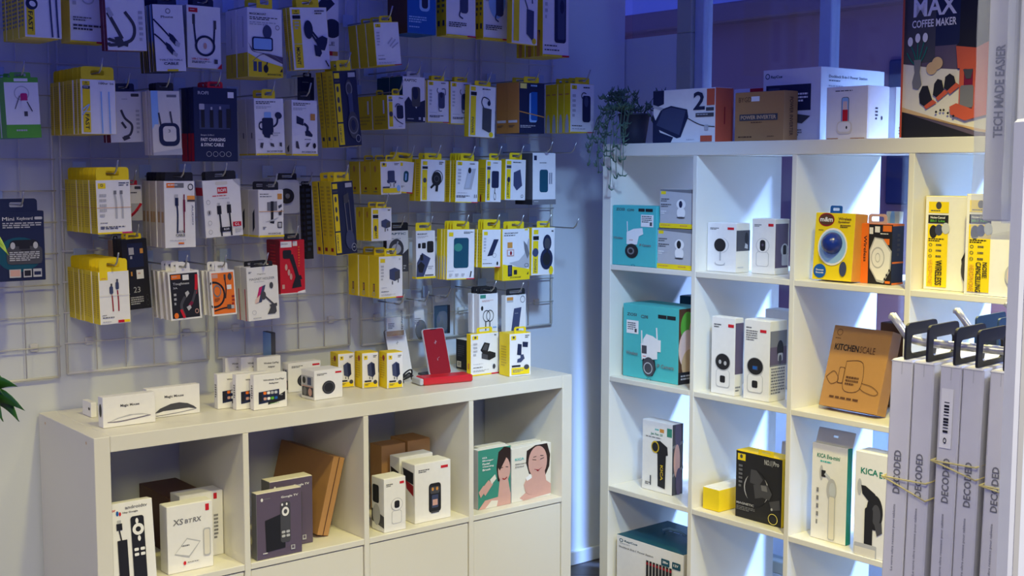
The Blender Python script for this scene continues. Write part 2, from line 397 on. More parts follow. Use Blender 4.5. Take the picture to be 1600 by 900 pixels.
mb.box(um2, 0.01, 0.10, um2 + 0.045, 0.055, 2.35, mat('framewhite'), 0.003)
mb.box(uw0, 0.0, 2.31, 2.45, 0.058, 2.35, frame_m, 0.003); mb.box(um1, 0.0, 0.10, 2.45, 0.058, 0.14, frame_m, 0.003)
struct('trim_1', mb, F2.mat(0, WALL2, 0))
mb = MB(); mb.box(um1 - 0.002, 0.03, 0.14, 2.45, 0.036, 2.31, glass_m); struct('window_1', mb, F2.mat(0, WALL2, 0))
mb = MB(); mb.box(uw0 + 0.02, 0.03, zst, um0, 0.036, 2.31, glass_m); struct('window_2', mb, F2.mat(0, WALL2, 0))
# outside: rendered building front across the street and a low white wall under the window
mb = MB(); mb.box(-6, 0, 0.001, 5, 0.3, 2.35, mat('render', (196, 150, 150), 0.9, noise=0.05, scale=3)); mb.box(-6, -0.12, 2.30, 5, 0.3, 2.42, mat('render2', (176, 140, 140), 0.9), 0.01)
mb.box(-1.2, -0.05, 1.2, 0.5, 0.0, 2.0, mat('renderdark', (70, 76, 110), 0.5), 0.01)
o = mb.build('neighbouring_building', None, F2.mat(0, 3.4, 0)); tag(o, 'pinkish rendered building front seen through the shop window', 'building')
mb = MB(); mb.box(-0.3, 0, 0, 2.6, 0.12, 0.78, mat('whitewash', (232, 238, 244), 0.8)); mb.box(-0.32, -0.02, 0.78, 2.62, 0.14, 0.81, mat('whitewash'), 0.004)
o = mb.build('low_outdoor_wall', None, F2.mat(0, 0.75, 0)); tag(o, 'low white wall standing outside beneath the shop window', 'wall')

# ================================================================== CUBE SHELVES
E5 = [0.038, .3745, .3905, .727, .743, 1.0795, 1.0955, 1.432]
def cube_unit(F, rows, label, top):
    root = empty('cube_shelf_unit', F.mat(), label, 'shelf')
    H = top; b = 0.0012
    def part(nm, *a):
        m = MB(); m.box(*a, lam_m, b); return m.build(nm, root)
    part('top_board', 0.0385, 0, H - 0.038, 1.4315, 0.39, H)
    part('bottom_board', 0.0385, 0, 0.0, 1.4315, 0.39, 0.038)
    for u0 in (0, 1.432):
        sp = part('side_panel', u0, 0, 0, u0 + 0.038, 0.39, H)
        m = MB()
        for dd in (0.05, 0.34):
            x = -0.0004 if u0 == 0 else 1.4704
            vs = [(x, dd + 0.004 * cos(2 * pi * i / 12), H - 0.019 + 0.004 * sin(2 * pi * i / 12)) for i in range(12)]
            m.add(vs, [list(range(12))], mat('A'))
        m.build('screw_cap', sp)
    for u0 in (E5[1], E5[3], E5[5]): part('divider', u0, 0, 0.0385, u0 + 0.016, 0.389, H - 0.0385)
    for r in range(1, rows):
        z = H - (0.038 + 0.3365 * r + 0.016 * (r - 1))
        for c in range(4):
            part('shelf', E5[2 * c] + 0.0003, 0.0005, z - 0.016, E5[2 * c + 1] - 0.0003, 0.389, z)
    return root
sb = cube_unit(F1, 2, 'low white four-by-two cube sideboard against the product wall', Z1)
for c in range(0, 4):
    m = MB(); x0, x1 = E5[2 * c] + 0.002, E5[2 * c + 1] - 0.002
    m.box(x0, 0.004, 0.040, x1, 0.020, 0.376, lam_m, 0.0015); dr = m.build('door', sb)
    m = MB(); m.lathe([(0.0, 0.0), (0.011, 0.0), (0.012, 0.003), (0.0, 0.004)], chrome_m, 16); m.build('door_knob', dr, Matrix.Translation((x0 + 0.03, 0.004, 0.14)) @ Matrix.Rotation(pi / 2, 4, 'X'))
cube_unit(F2, 4, 'tall white four-by-four cube shelf in front of the window', Z2)

# ================================================================== WIRE GRID PANELS
def grid(x0, x1, zt, zb, label, y=0.016):
    u0 = along(x0, 400, F1.p(0, WALL1, 0), F1.e); u1 = along(x1, 400, F1.p(0, WALL1, 0), F1.e)
    root = empty('wire_grid_panel', F1.mat(u0, WALL1 - y, zb), label, 'grid panel', 'white wire grid panels on the product wall')
    w = u1 - u0; h = zt - zb; nx = max(2, round(w / 0.086)); nz = round(h / 0.079)
    m = MB()
    for i in range(1, nx): m.tube([(w * i / nx, 0.004, 0), (w * i / nx, 0.004, h)], 0.0017, wire_m, 5)
    m.build('vertical_wires', root)
    m = MB()
    for j in range(1, nz): m.tube([(-0.006, 0, h * j / nz), (w + 0.006, 0, h * j / nz)], 0.0019, wire_m, 5)
    m.build('horizontal_wires', root)
    m = MB()
    for xx in (0, w): m.tube([(xx, 0.004, 0), (xx, 0.004, h)], 0.0036, wire_m, 6)
    for zz in (0, h): m.tube([(0, 0.004, zz), (w, 0.004, zz)], 0.0034, wire_m, 6)
    for xx in (0.06, w - 0.06):
        for zz in (0.08, h - 0.08): m.box(xx - 0.01, 0.004, zz - 0.01, xx + 0.01, y, zz + 0.01, wire_m, 0.002)
    m.build('frame', root)
zgt = 2.05
def zat(x, y): return hit(x, y, F1.p(0, WALL1 - .02, 0), F1.n).z
grid(-190, 84, zgt, zat(87, 590), 'white wire grid panel at the left edge of the product wall')
grid(97, 319, zgt, zat(200, 575), 'white wire grid panel behind the yellow cable boxes')
grid(333, 541, zgt, zat(540, 540), 'white wire grid panel behind the phone mount boxes')
grid(560, 741, zgt, zat(741, 522), 'white wire grid panel behind the small charger boxes')
grid(748, 858, zgt, zat(850, 508), 'narrow white wire grid panel at the right end of the product wall')

# ================================================================== PRODUCT WALL
LOGO = 'r 6 3.5 21 8 Y;o 16.5 6.5 3 1.6 45 K;r 10 9.6 13 0.9 K;'
def bands(c='Y', y0=20, y1=97): return 'r 6 12.5 21 5 K;r 8 14 15 1.6 g;r 6 %s 21 %s %s;' % (y0, y1 - y0, c)
FOOT = 'r 0 98 70 2 Y;r 70 98 30 2 R;'
YS = 'x j 20 12 60 55 16;r 25 78 50 8 G;e 50 90 22 22 g;'
ym = dict(l='Y', r='Y', t='Y', u='Y', b='Y')
# -- top row
hang('cable_box', 'yellow-sided fast cable boxes in the top left corner', 'top left white cable box with blue cords and the word FAST', 'W', 37, 95, -62, 57, 4, 7, 0.24, mats=ym,
     front=LOGO + 'r 6 40 21 57 Y;qb K 10 66 12 26 FAST;' .replace('qb', 'vb') + 'l n 5 68 30 70 60 74 100;l n 5 86 30 87 60 90 100;e 20 56 16 8 N -30;e 22 56 9 3.5 W -30;', left='x G 15 8 70 80 14', tab=None, hook=True)
hang('cable_box', 'faint white cable boxes in the top row', 'white cable box with faint print, second from the top left corner', 'W', 108, 165, -70, 65, 95, 3, 0.19, mats=dict(ym, l='y'),
     front=LOGO + 'o 42 30 18 7 25 g;o 50 48 18 7 25 g;x g 8 20 14 40 5;x G 8 70 50 6 2;x k 8 79 75 8 2;' + FOOT, tab=None, yaw=4)
hang('cable_box', 'white adapter cable boxes with dark red undersides', 'white cable box with a grey plug and looped dark adapter cable, top row', 'W', 163, 225, -25, 77, 154, 2, 0.225, mats=dict(u='F', l='F'),
     front='x k 6 14 66 7 2;l k 9 5 42 22 62 38 82;l k 8 48 40 70 62 60 84 10 92 0 88;l k 8 0 82 30 88 52 92;p k 18 80 36 78 44 92 26 96;p g 0 36 10 34 20 46 10 50;x g 82 38 10 50 6;r 55 2 22 4 k', tab=None, yaw=-2, roll=-2)
hang('cable_box', 'dark-sided type-c cable boxes in the top row', 'white box with two dark cable plugs and the word CABLE, dark blue sides', 'N', 238, 286, 5, 110, 213, 5, 0.24, mats=dict(f='W'),
     front='o 50 10 8 4 30 G;tb G 26 17 40 3.5 Phone;l N 5 0 22 24 34 50 48;p N 48 42 62 46 78 56 68 62 50 52;p g 70 54 84 58 80 64 66 60;l N 5 0 44 20 52 40 62;p N 36 56 50 60 66 71 56 76 38 66;p g 60 70 74 74 70 79 56 75;tb n 12 82 76 2.6 TYPE-C TO TYPE-C;tb N 26 86.5 48 4 CABLE;r 36 97 36 3 Y',
     left='e 50 12 26 26 L;e 50 28 26 26 L;e 50 44 26 26 L;e 50 60 26 26 L;e 50 90 36 36 Y;e 50 90 22 22 N', tab='N', tabh=0.022, roll=-2.5, yaw=-6)
hang('cable_box', 'white round-cable boxes with a red corner', 'white box with a coiled dark round cable and a red corner', 'W', 292, 345, 7, 105, 283, 3, 0.21, mats=dict(l='g'),
     front='r 6 4 26 7 R;x g 10 6.5 18 2 1;l N 5 20 18 22 40 26 62;r 16 14 8 16 k;l N 5 82 26 80 42 78 60;r 78 22 8 14 k;o 52 64 30 17 22 N;e 52 64 5 5 P;tb R 12 84 52 3 USB-C TO USB-C;x k 12 89 56 4 2;r 78 85 10 7 k;p R 86 100 100 91 100 100', tab='N', tabh=0.018, yaw=3)
hang('phone_mount_box', 'large white and yellow car mount boxes, top row', 'large white box with a yellow lower part and a phone in a suction mount', 'W', 387, 441, 11, 119, 351, 2, 0.235, mats=dict(u='Y'),
     front='tb k 6 7 48 3.2 MAGICMOUNT;x k 6 13 80 5 2;x g 6 20 75 6 2;o 86 27 6 3.5 20 k;e 56 34 13 10 n;l n 5 54 40 52 48;u 12 42 60 20 6 N;u 16 44 52 16 4 L;p E 0 50 10 62 40 66 100 80 100 70 60 66 16 64;p Y 0 66 36 76 100 84 100 100 0 100;l G 2 12 78 36 68 66 67 97 77;r 14 78 10 14 n;r 28 78 10 15 n;e 50 88 7 6 K;l K 3 54 78 50 88;tb K 54 95 40 2.4 SCOSCHE;p K 90 92 98 86 98 92'.replace('SCOSCHE', 'SCOSCHE'),
     left='r 0 65 100 35 Y;r 55 12 6 45 g;r 55 66 6 26 J;', tab='Y', tabh=0.03, tabw=0.45, yaw=-2)
hang('phone_mount_box', 'yellow-sided car mount boxes, top row', 'white box with a black round-pad arm mount and a yellow strip reading MOUNT', 'W', 452, 510, 9, 107, 440, 2, 0.215, mats=ym,
     front=LOGO + 'r 6 13 21 5.5 K;r 6 20 21 38 Y;r 6 59 21 38 Y;vb K 10 64 10 28 MOUNT;x g 10 23 12 14 3;x k 66 5 26 8 2;e 46 36 12 15 N;l N 5 50 40 66 56;l N 5 54 38 74 54;p N 62 52 82 46 96 50 94 58 86 70 70 68;p N 58 60 74 64 78 74 72 80 60 78;l K 3 86 86 94 96', left=YS, roll=-4, yaw=-5, tab='Y', tabh=0.022)
hang('phone_mount_box', 'tall white mount boxes ending in ILE', 'tall white box with a red tag, partly behind the box reading MOUNT', 'W', 470, 529, -60, 92, None, 1, 0.12, t=0.03, mats=dict(u='g'),
     front='p N 66 30 90 40 60 52 40 44;e 82 66 24 10 N;tb G 64 80 24 4 ILE;r 60 90 22 4.5 R;r 82 90 14 4.5 J', tab='K', tabh=0.02)
hang('charger_box', 'leaning plain-fronted yellow boxes, top middle', 'leaning white-fronted box with yellow side and faint cable print, top middle', 'W', 583, 622, 33, 101, 543, 3, 0.225, mats=ym,
     front=LOGO + 'x g 8 22 12 34 5;l g 4 50 50 70 36;l g 4 58 56 82 40;l g 4 66 60 92 48;x G 8 76 34 2 1;x k 8 84 40 3 1;x g 8 92 70 4 2;' + FOOT, roll=-5, yaw=-2, tab='Y', tabh=0.018, tabw=0.5, tabkind='loop')
hang('power_bank_box', 'bright blue power bank boxes, top row', 'bright blue box showing a slim white-edged power bank', 'B', 636, 681, -62, 51, 606, 2, 0.2, mats=dict(l='c'), front='u 42 10 36 58 12 L;u 50 8 22 56 8 N;x L 6 76 60 10 3;x L 6 90 50 3 1', tab=None, yaw=3)
for i, (a, b_, y0, y1, xs_, nm) in enumerate(((697, 743, -55, 55, 682, 'white power bank box with a corded bank, right of the blue box'), (755, 797, -50, 60, 743, 'white power bank box with a round badge behind the bank, top row'))):
    hang('power_bank_box', ('corded power bank boxes right of the blue box', 'round-badge power bank boxes')[i], nm, 'W', a, b_, y0, y1, xs_, 2, 0.19, mats=ym,
         front=LOGO + ('e 50 40 32 30 L;' if i else '') + 'l n 4 42 20 44 10 56 6 66 14 64 30;u 46 26 28 40 9 n;u 48 28 22 14 6 W;l n 4 48 62 44 70 56 74;x g 8 20 16 30 4;x k 8 80 60 8 3;' + FOOT, left='x k 20 10 50 60 8;r 30 78 40 8 N', tab=None, yaw=4)
hang('power_bank_box', 'yellow-banded power bank boxes, top row', 'white box with yellow side band and a bank on a curled cord, top row', 'W', 801, 841, -50, 67, None, 1, 0.245, t=0.022, mats=ym,
     front=LOGO + bands() + 'l n 4 60 52 46 36 56 26 74 34 78 44;p n 56 52 84 54 84 92 78 94 56 86;e 86 95 8 4 Y', tab=None, yaw=5, roll=1)
hang('power_bank_box', 'large white power bank boxes, top right', 'large white box with a big dark power bank, far right of the top row', 'W', 848, 889, -50, 87, 808, 3, 0.22, mats=ym,
     front=LOGO + 'x g 8 24 10 36 5;l n 3 46 28 42 22 50 16 62 24;u 44 28 44 56 9 N;u 56 30 28 50 6 n;e 72 42 8 8 N;x k 6 87 70 2.5 1;x k 6 92 80 2.5 1;r 0 98 72 2 Y;r 72 98 28 2 R', left='r 40 70 30 12 N;e 50 90 20 20 J', tab=None)
# -- second row
hang('adapter_box', 'green and white adapter packs', 'white pack with green ends showing a pink-headed adapter, left edge', 'W', 6, 60, 120, 215, -24, 3, 0.2, mats=dict(l='V', t='V', u='v'),
     front='r 0 0 100 8 V;r 30 1.5 40 5 W;r 0 78 100 22 V;o 50 26 22 12 12 g;u 46 26 20 14 5 M;r 48 38 18 18 W;r 54 56 10 8 k;l G 3 44 30 28 52;l k 3 64 40 78 56;tb g 28 86 40 5 COMFY'.replace('tb g 28 86 40 5 COMFY', 'x g 28 86 44 5 1'), tab='V', tabh=0.012, yaw=-4, roll=-2)
hang('cable_box', 'yellow cable boxes reading 100w', 'white-fronted fast cable box reading 100w with a yellow hang header', 'W', 126, 181, 123, 209, 78, 9, 0.25, mats=ym,
     front=LOGO + bands('Y', 18, 58) + 'r 6 60 21 37 Y;vb K 12 64 11 28 FAST;tb k 52 5 26 4 100w;tb k 84 5 10 4 1m;l L 4 58 22 60 100;l L 4 80 22 82 100;l L 3 4 56 24 46 4 66', left='x j 20 8 60 82 20', tabh=0.03, tabw=0.93, yaw=-3)
hang('cable_box', 'white adapter cable boxes with dark red bases, second row', 'white cable box with dark looped cable, beside the box reading 100w', 'W', 169, 221, 142, 222, 160, 3, 0.17, mats=dict(u='F', l='F'),
     front='u 68 4 24 6 2 k;x g 40 14 24 3 1;l k 7 36 36 46 52 66 66 60 84 40 90;l k 7 36 60 48 72;p k 34 90 52 86 60 92 40 97;x g 80 36 10 50 6', tab='N', tabh=0.02, roll=-2)
hang('cable_box', 'cream boxes with a squared cable coil', 'cream box with a blue stripe and a squarish dark coiled cable', 'w', 236, 281, 141, 242, 222, 4, 0.235, mats=dict(),
     front='p L 0 0 24 0 24 40 0 60;r 0 0 22 52 L;r 54 6 34 4 G;l k 6 24 34 30 54;l k 6 64 32 70 54;u 22 50 72 36 22 N;u 36 55 46 24 12 w;tb G 54 60 8 5 3;p g 0 96 100 90 100 100 0 100', tab='K', tabh=0.02, roll=-1.5, yaw=-3)
hang('cable_box', 'navy boxes with a red lower side', 'navy box with a clear window, reading FAST CHARGING & SYNC CABLE', 'N', 303, 371, 136, 252, 284, 4, 0.24, mats=dict(),
     front='tb g 10 5 24 4.5 ROFI;r 78 5 14 8 W;r 12 22 70 34 n;u 12 22 12 8 2 g;r 38 26 4 4 g;r 58 25 4 4 g;r 16 30 8 24 K;r 36 30 8 24 K;r 56 30 8 24 K;r 74 28 10 26 K;tb g 14 63 30 2.4 Smart 3-IN-1;tb W 14 68 56 4.6 FAST CHARGING;tb W 14 75 52 4.6 & SYNC CABLE;o 32 90 6 3.6 14 g;o 47 90 6 3.6 14 g;o 62 90 6 3.6 14 g;o 77 90 6 3.6 14 g',
     left='r 0 62 100 38 R', tab='R', tabh=0.016, tabw=0.35, tabkind='loop', yaw=-2)
mnt = 'x k 6 5 66 6 2;x g 6 14 50 5 2;'
hang('phone_mount_box', 'white boxes with a goose-neck phone holder', 'white box with a phone in a curved-arm holder, yellow hang tab', 'W', 397, 443, 153, 242, 371, 2, 0.235, mats=dict(l='w'),
     front=mnt + 'u 32 24 24 16 4 L;u 24 34 38 30 6 N;o 22 48 10 8 40 N;l N 6 62 50 74 44 78 32;e 80 30 12 6 N -20;p N 26 62 52 62 48 70 30 68;x g 58 60 26 8 2;x g 8 72 24 2 1;x g 48 72 12 2 1;p k 16 78 26 78 22 88 14 86;p k 48 78 60 80 62 86 50 84;p k 80 78 88 78 88 86 80 84;tb K 36 92 54 2.6 SCOSCHE;r 0 97 100 3 Y', left='r 0 97 100 3 Y;r 56 60 10 10 k', tab='Y', tabh=0.024, tabw=0.45, roll=-1.5)
hang('phone_mount_box', 'white boxes with a square magnet holder', 'white box with a square magnetic holder on a round foot, black hang tab', 'W', 456, 496, 156, 243, 445, 1, 0.225, mats=dict(l='w'),
     front=mnt + 'p N 18 28 46 34 44 46 18 42;l N 9 46 42 60 48 58 58;p N 50 56 66 54 80 62 78 66 52 64;r 72 24 18 12 J;x k 48 70 36 2 1;p k 14 74 22 74 28 88 14 86;p k 56 78 70 76 60 84 52 84;e 86 82 6 5 K;tb K 36 92 56 2.6 SCOSCHE;r 0 97 100 3 Y', left='r 0 97 100 3 Y;p k 30 86 60 80 60 92 40 94', tab='K', tabh=0.024, tabw=0.5)
hang('cable_box', 'dark package high behind the holder boxes', 'small dark package hanging behind the magnet holder box, second row', 'N', 470, 491, 120, 156, None, 1, 0.10, t=0.02, front='x g 10 22 70 3 1', tab='K', tabh=0.012, hookx=-0.2)
CM_ = 'r 5 3 22 7 Y;r 5 12 22 3 k;r 5 17 22 50 Y;r 5 69 22 28 Y;vb k 9 72 8 22 CAR MOUNT;e 15 24 5 4 k;e 15 38 5 4 k;e 15 50 5 4 k;r 62 3 30 6 g;'
hang('phone_mount_box', 'tilted navy and yellow car mount boxes, second row', 'tilted navy box with a long arm mount and yellow CAR MOUNT strip, second row', 'N', 519, 556, 109, 229, 494, 3, 0.25, mats=dict(l='Y', t='Y', u='Y'),
     front=CM_ + 'e 62 24 14 12 k;o 62 24 14 9 30 G;u 56 30 18 42 5 n;e 68 72 22 18 k;o 68 72 22 12 16 G;e 68 72 9 7 N;o 84 90 10 5 14 g', left='x j 25 6 50 70 14;r 30 86 40 5 k', tab='Y', tabh=0.028, tabw=0.6, roll=-5)
hang('charger_box', 'fat yellow car charger boxes', 'fat yellow box with white front showing a 70w corded charger', 'W', 605, 632, 148, 201, 557, 2, 0.235, mats=ym,
     front=LOGO + bands('Y', 20, 93) + 'tb k 64 6 26 6 70w;u 50 30 38 40 10 N;l N 4 40 36 54 26 70 28;l N 4 34 62 54 76 84 86;e 16 56 10 8 k;x g 56 92 30 3 1', left='x j 14 60 70 30 3;r 70 14 10 40 W', tab='Y', tabh=0.018, tabw=0.42, roll=-2, tabkind='loop')
hang('phone_case_box', 'white and dark phone case boxes', 'white and charcoal box with an angled dark phone case, second row', 'W', 629, 664, 119, 190, 590, 4, 0.2, mats=dict(l='D', u='k'),
     front='ti k 8 5 54 6 RAPTIC;p N 0 62 26 44 60 70 74 56 100 50 100 100 0 100;u 40 22 38 44 10 k;e 56 36 12 14 N;x g 20 92 40 4 1;r 70 89 10 6 g;r 90 89 8 8 W', tab='g', tabh=0.015, yaw=4)
pb = 'x g 8 22 12 40 5;l n 3 50 30 44 24 48 18;l n 3 66 20 82 20 84 34;u 50 28 30 38 9 n;e 64 34 7 7 N;l n 3 52 64 54 72 66 72;x g 8 76 50 2 1;x k 8 83 66 6 2;' + FOOT
hang('power_bank_box', 'small corded power bank boxes, left of two', 'small white power bank box, left one of the neighbouring pair in the second row', 'W', 668, 701, 125, 191, 664, 3, 0.2, mats=ym, front=LOGO + pb + 'x k 62 5 30 4 1', tab='Y', tabh=0.014, yaw=2)
hang('power_bank_box', 'small corded power bank boxes, right of two', 'small white power bank box, right one of the neighbouring pair in the second row', 'W', 704, 737, 127, 194, 700, 3, 0.2, mats=ym, front=LOGO + pb + 'x k 60 5 32 4 1', tab='Y', tabh=0.014, yaw=2)
hang('power_bank_box', 'yellow-striped power bank boxes with curled cord', 'white power bank box with curled cord and yellow stripe, hanging slightly lower', 'W', 734, 775, 133, 214, None, 1, 0.226, t=0.02, mats=ym,
     front='r 5 3 18 8 Y;r 5 13 22 7 K;r 5 21 20 76 Y;vb k 10 62 8 32 POWER;x k 48 5 44 4 1;l N 3 56 44 46 32 54 22 74 26 78 34;e 74 33 6 5 N;p k 50 42 84 44 84 88 76 90 50 84;e 84 94 8 5 Y', tab='Y', tabh=0.014, roll=2, yaw=4)
hang('power_bank_box', 'deep blue power bank boxes with brown-yellow sides', 'deep blue box with a white-edged power bank, yellow rubber band round it', 'N', 811, 850, 128, 208, 776, 2, 0.23, mats=dict(l='J', t='Y', u='N'),
     front='r 4 2 26 10 y;x L 46 4 44 6 1;u 40 20 30 58 6 L;u 46 18 34 56 6 B;p N 72 0 100 0 100 100 72 100;x g 4 84 60 6 2;p J 0 56 100 66 100 68 0 58', left='r 10 74 76 5 W;x k 14 84 50 5 2', tab='Y', tabh=0.018, yaw=3)
hang('power_bank_box', 'yellow power bank boxes at the far right end', 'white power bank box with yellow sides, far right end of the second row', 'W', 891, 928, 130, 207, 852, 4, 0.235, mats=ym,
     front=LOGO + 'x k 54 6 38 5 1;x g 8 22 14 50 5;l N 3 50 30 46 24 54 18 66 20;u 50 24 34 54 8 N;e 66 36 9 11 n;x k 6 85 60 3 1;x g 6 91 80 3 1;' + FOOT, left='r 30 74 40 12 k;e 50 92 30 30 g;r 20 20 60 3 J', tab='Y', tabh=0.02)
# -- third row, right half
hang('charger_box', 'yellow wall charger boxes, third row', 'white-fronted box with a dark two-pin wall charger, third row', 'W', 594, 626, 252, 304, 546, 3, 0.235, mats=ym,
     front='r 6 5 24 11 Y;e 17 8 5 4 k;x k 68 6 24 7 2;u 34 28 34 36 5 n;p n 30 56 42 60 42 68 30 64;p n 66 60 74 58 74 66 66 68;r 44 66 4 10 G;r 60 66 5 12 G;r 8 76 34 4 k;r 8 81 84 14 Y;e 84 82 9 10 L', left='e 50 22 10 10 J;r 46 78 16 7 r;x G 30 90 50 4 1', tab='Y', tabh=0.018, tabw=0.45, roll=-1.5, tabkind='loop')
hang('earphone_box', 'yellow earphone case boxes', 'small tilted white box with a dark oval case, beside the wall charger boxes', 'W', 624, 648, 252, 302, 616, 3, 0.19, mats=ym,
     front='r 4 6 22 10 Y;u 36 30 32 36 15 D;u 46 38 10 22 4 L;x g 6 30 8 34 3;x G 6 78 40 6 2;r 0 96 60 4 Y;r 60 96 40 4 R', tab='Y', tabh=0.024, tabw=1.2, tabx=-0.2, roll=5)
hang('charger_box', 'yellow car charger boxes with a coil charger', 'white box with a round black coiled-cord charger and yellow stripe, third row', 'W', 658, 696, 249, 315, 641, 2, 0.215, mats=ym,
     front='r 8 5 18 9 Y;r 6 17 22 6 K;r 6 25 20 72 Y;vb J 11 66 8 28 POWER;e 16 50 7 6 k;x k 74 5 18 8 2;o 68 42 22 17 12 k;e 64 46 20 17 K;o 64 46 11 8 30 k;l K 8 56 58 40 68;l K 10 66 62 64 76', left='x j 24 10 50 80 14', tab='Y', tabh=0.018, tabw=0.7, roll=1.5, tabkind='slot')
hang('phone_case_box', 'yellow phone case boxes with a silver phone', 'white box with an angled silver phone, its yellow stack in the third row', 'W', 713, 748, 251, 317, 693, 5, 0.225, mats=ym,
     front=LOGO + 'x k 60 6 32 4 1;p g 54 20 88 18 70 68 36 68;p S 56 22 74 20 60 64 40 66;e 60 23 7 7 K;x g 8 20 14 40 5;x g 8 76 60 2 1;x k 4 83 58 6 2;r 82 80 3 8 k;r 90 80 3 8 k;' + FOOT, left='x j 24 10 50 80 14', tab='Y', tabh=0.022, roll=2)
hang('power_bank_box', 'yellow-sided strap power bank boxes', 'white box with a black power bank on a wrist strap, third row', 'W', 760, 784, 250, 316, 747, 1, 0.215, mats=ym,
     front='r 6 4 22 10 Y;r 6 16 22 7 k;r 6 24 20 72 Y;vb K 10 56 8 36 POWER;x k 44 6 44 3 1;u 36 26 46 40 8 N;l k 4 58 66 56 78;o 58 86 7 9 24 k;e 17 50 7 7 k', left='x j 24 20 60 66 12;e 40 92 10 10 r', tab='Y', tabh=0.02, roll=1.5)
hang('power_bank_box', 'slim power bank boxes', 'white box with a slanted navy power bank and yellow strip, third row', 'W', 790, 822, 249, 313, 785, 1, 0.215, mats=ym, t=0.022,
     front='r 6 4 22 9 Y;r 6 15 22 7 k;r 6 24 20 73 Y;vb K 10 58 8 36 MAGNET;x k 36 6 56 4 1;p n 40 32 72 24 82 64 56 76 40 64;e 16 50 7 7 N;o 82 90 6 4 30 G', tab='Y', tabh=0.02, roll=1.5)
hang('phone_case_box', 'large white case boxes with grey base', 'large white box with a teal phone back and grey base, third row right end', 'W', 832, 868, 239, 320, 806, 1, 0.235, mats=dict(l='k', u='k'),
     front='r 6 5 12 9 N;x G 30 18 44 3 1;u 30 32 36 44 8 B;u 30 32 36 44 8 D;r 72 38 3 22 n;r 80 38 3 22 n;r 0 90 100 10 G;x g 6 93 26 3 1', left='r 0 90 100 10 K', tab=None, yaw=3)
# -- fourth row, right half
hang('charger_box', 'small yellow charger boxes, fourth row', 'small white and yellow box with a dark cube charger, fourth row', 'W', 580, 612, 325, 377, 556, 2, 0.225, mats=ym,
     front='r 8 6 26 12 Y;r 8 21 26 10 K;r 8 33 26 60 Y;vb K 18 68 9 24 FAST;e 20 62 7 9 k;x k 80 5 16 8 1;p n 48 40 70 34 92 42 92 58 70 62 48 56;p k 72 46 92 42 92 58 72 62;r 64 62 4 10 k;r 76 64 4 6 k', left='e 50 20 10 10 J', tab='Y', tabh=0.016, tabw=0.5, tabkind='loop')
hang('charger_box', 'black and white tracker pack', 'white and black pack partly hidden behind the small charger boxes', 'W', 604, 638, 361, 426, None, 1, 0.14, t=0.018, mats=dict(l='K'),
     front='ti D 4 5 84 5 RAPTIC;x g 4 18 86 4 1;e 44 44 34 24 k;e 44 44 22 12 g;p k 60 100 66 60 100 44 100 100;x g 76 84 12 12 2', tab='K', tabh=0.024, tabw=1.0, roll=0)
hang('phone_mount_box', 'clear-edged magnet plate packs', 'white pack with black magnet plates and a tilted phone, yellow base', 'W', 650, 680, 361, 436, 644, 1, 0.2, mats=dict(l='g', u='Y'),
     front='tb k 8 5 50 3.4 MAGICMOUNT;x g 8 11 56 5 2;u 10 26 14 10 4 K;u 30 25 20 12 4 K;u 56 22 34 24 8 K;p n 4 66 30 46 74 58 34 100 0 100;u 20 50 16 12 3 K;p K 6 72 24 64 44 72 32 88 12 86;x g 60 74 28 8 2;r 44 92 44 2 k;r 0 96 100 4 Y', left='r 0 96 100 4 Y', tab='Y', tabh=0.024, tabw=0.8, tabx=-.1)
hang('phone_case_box', 'yellow case boxes with a teal phone', 'white box with a large dark teal phone screen, yellow stack in the fourth row', 'W', 699, 742, 359, 438, 683, 4, 0.235, mats=ym,
     front='r 6 6 16 8 Y;x k 60 5 34 5 2;u 24 17 54 60 7 D;e 40 36 15 8 Q;x g 6 82 26 2 1;x g 8 88 12 7 3;x g 30 88 12 7 3;x g 52 88 12 7 3;l K 4 84 96 88 84;' + FOOT, left='r 30 82 40 8 k;e 50 76 24 24 g', tab='Y', tabh=0.024, tabw=0.6, roll=1.2)
hang('power_bank_box', 'yellow boxes with a slanting slim bank', 'white box with a slanting slim dark power bank, fourth row', 'W', 754, 783, 359, 419, 743, 3, 0.22, mats=ym,
     front='r 8 6 20 9 Y;p N 62 26 88 26 56 68 28 70;o 66 68 10 6 12 G;x g 8 22 12 40 5;x g 4 78 30 2 1;x k 4 88 70 3 1;e 82 89 5 5 K;' + FOOT, left='x j 24 10 50 80 10', tab='Y', tabh=0.03, tabw=0.9, roll=1.5)
hang('phone_mount_box', 'grey and yellow mount boxes with smoky print', 'white box with smoky grey print and a yellow lower third, fourth row', 'W', 785, 827, 358, 439, 772, 2, 0.225, mats=dict(ym),
     front='tb k 8 7 50 3 MAGICMOUNT;x k 6 12 60 3 1;r 82 1 12 3 Y;p g 96 20 100 20 100 76 70 78 24 66 60 62 80 50;p G 78 24 92 34 100 50 92 60 82 44;r 18 26 18 11 J;r 16 40 26 13 P;r 19 42 20 9 W;e 30 47 4 4 r;o 88 72 8 4 20 k;p Y 0 68 30 72 100 80 100 100 0 100;u 18 70 16 22 2 N;r 22 72 8 16 n;u 40 80 12 9 2 K;tb K 26 93 40 2.6 SCOSCHE;p K 88 90 94 84 94 90', tab='Y', tabh=0.022, tabw=0.6)
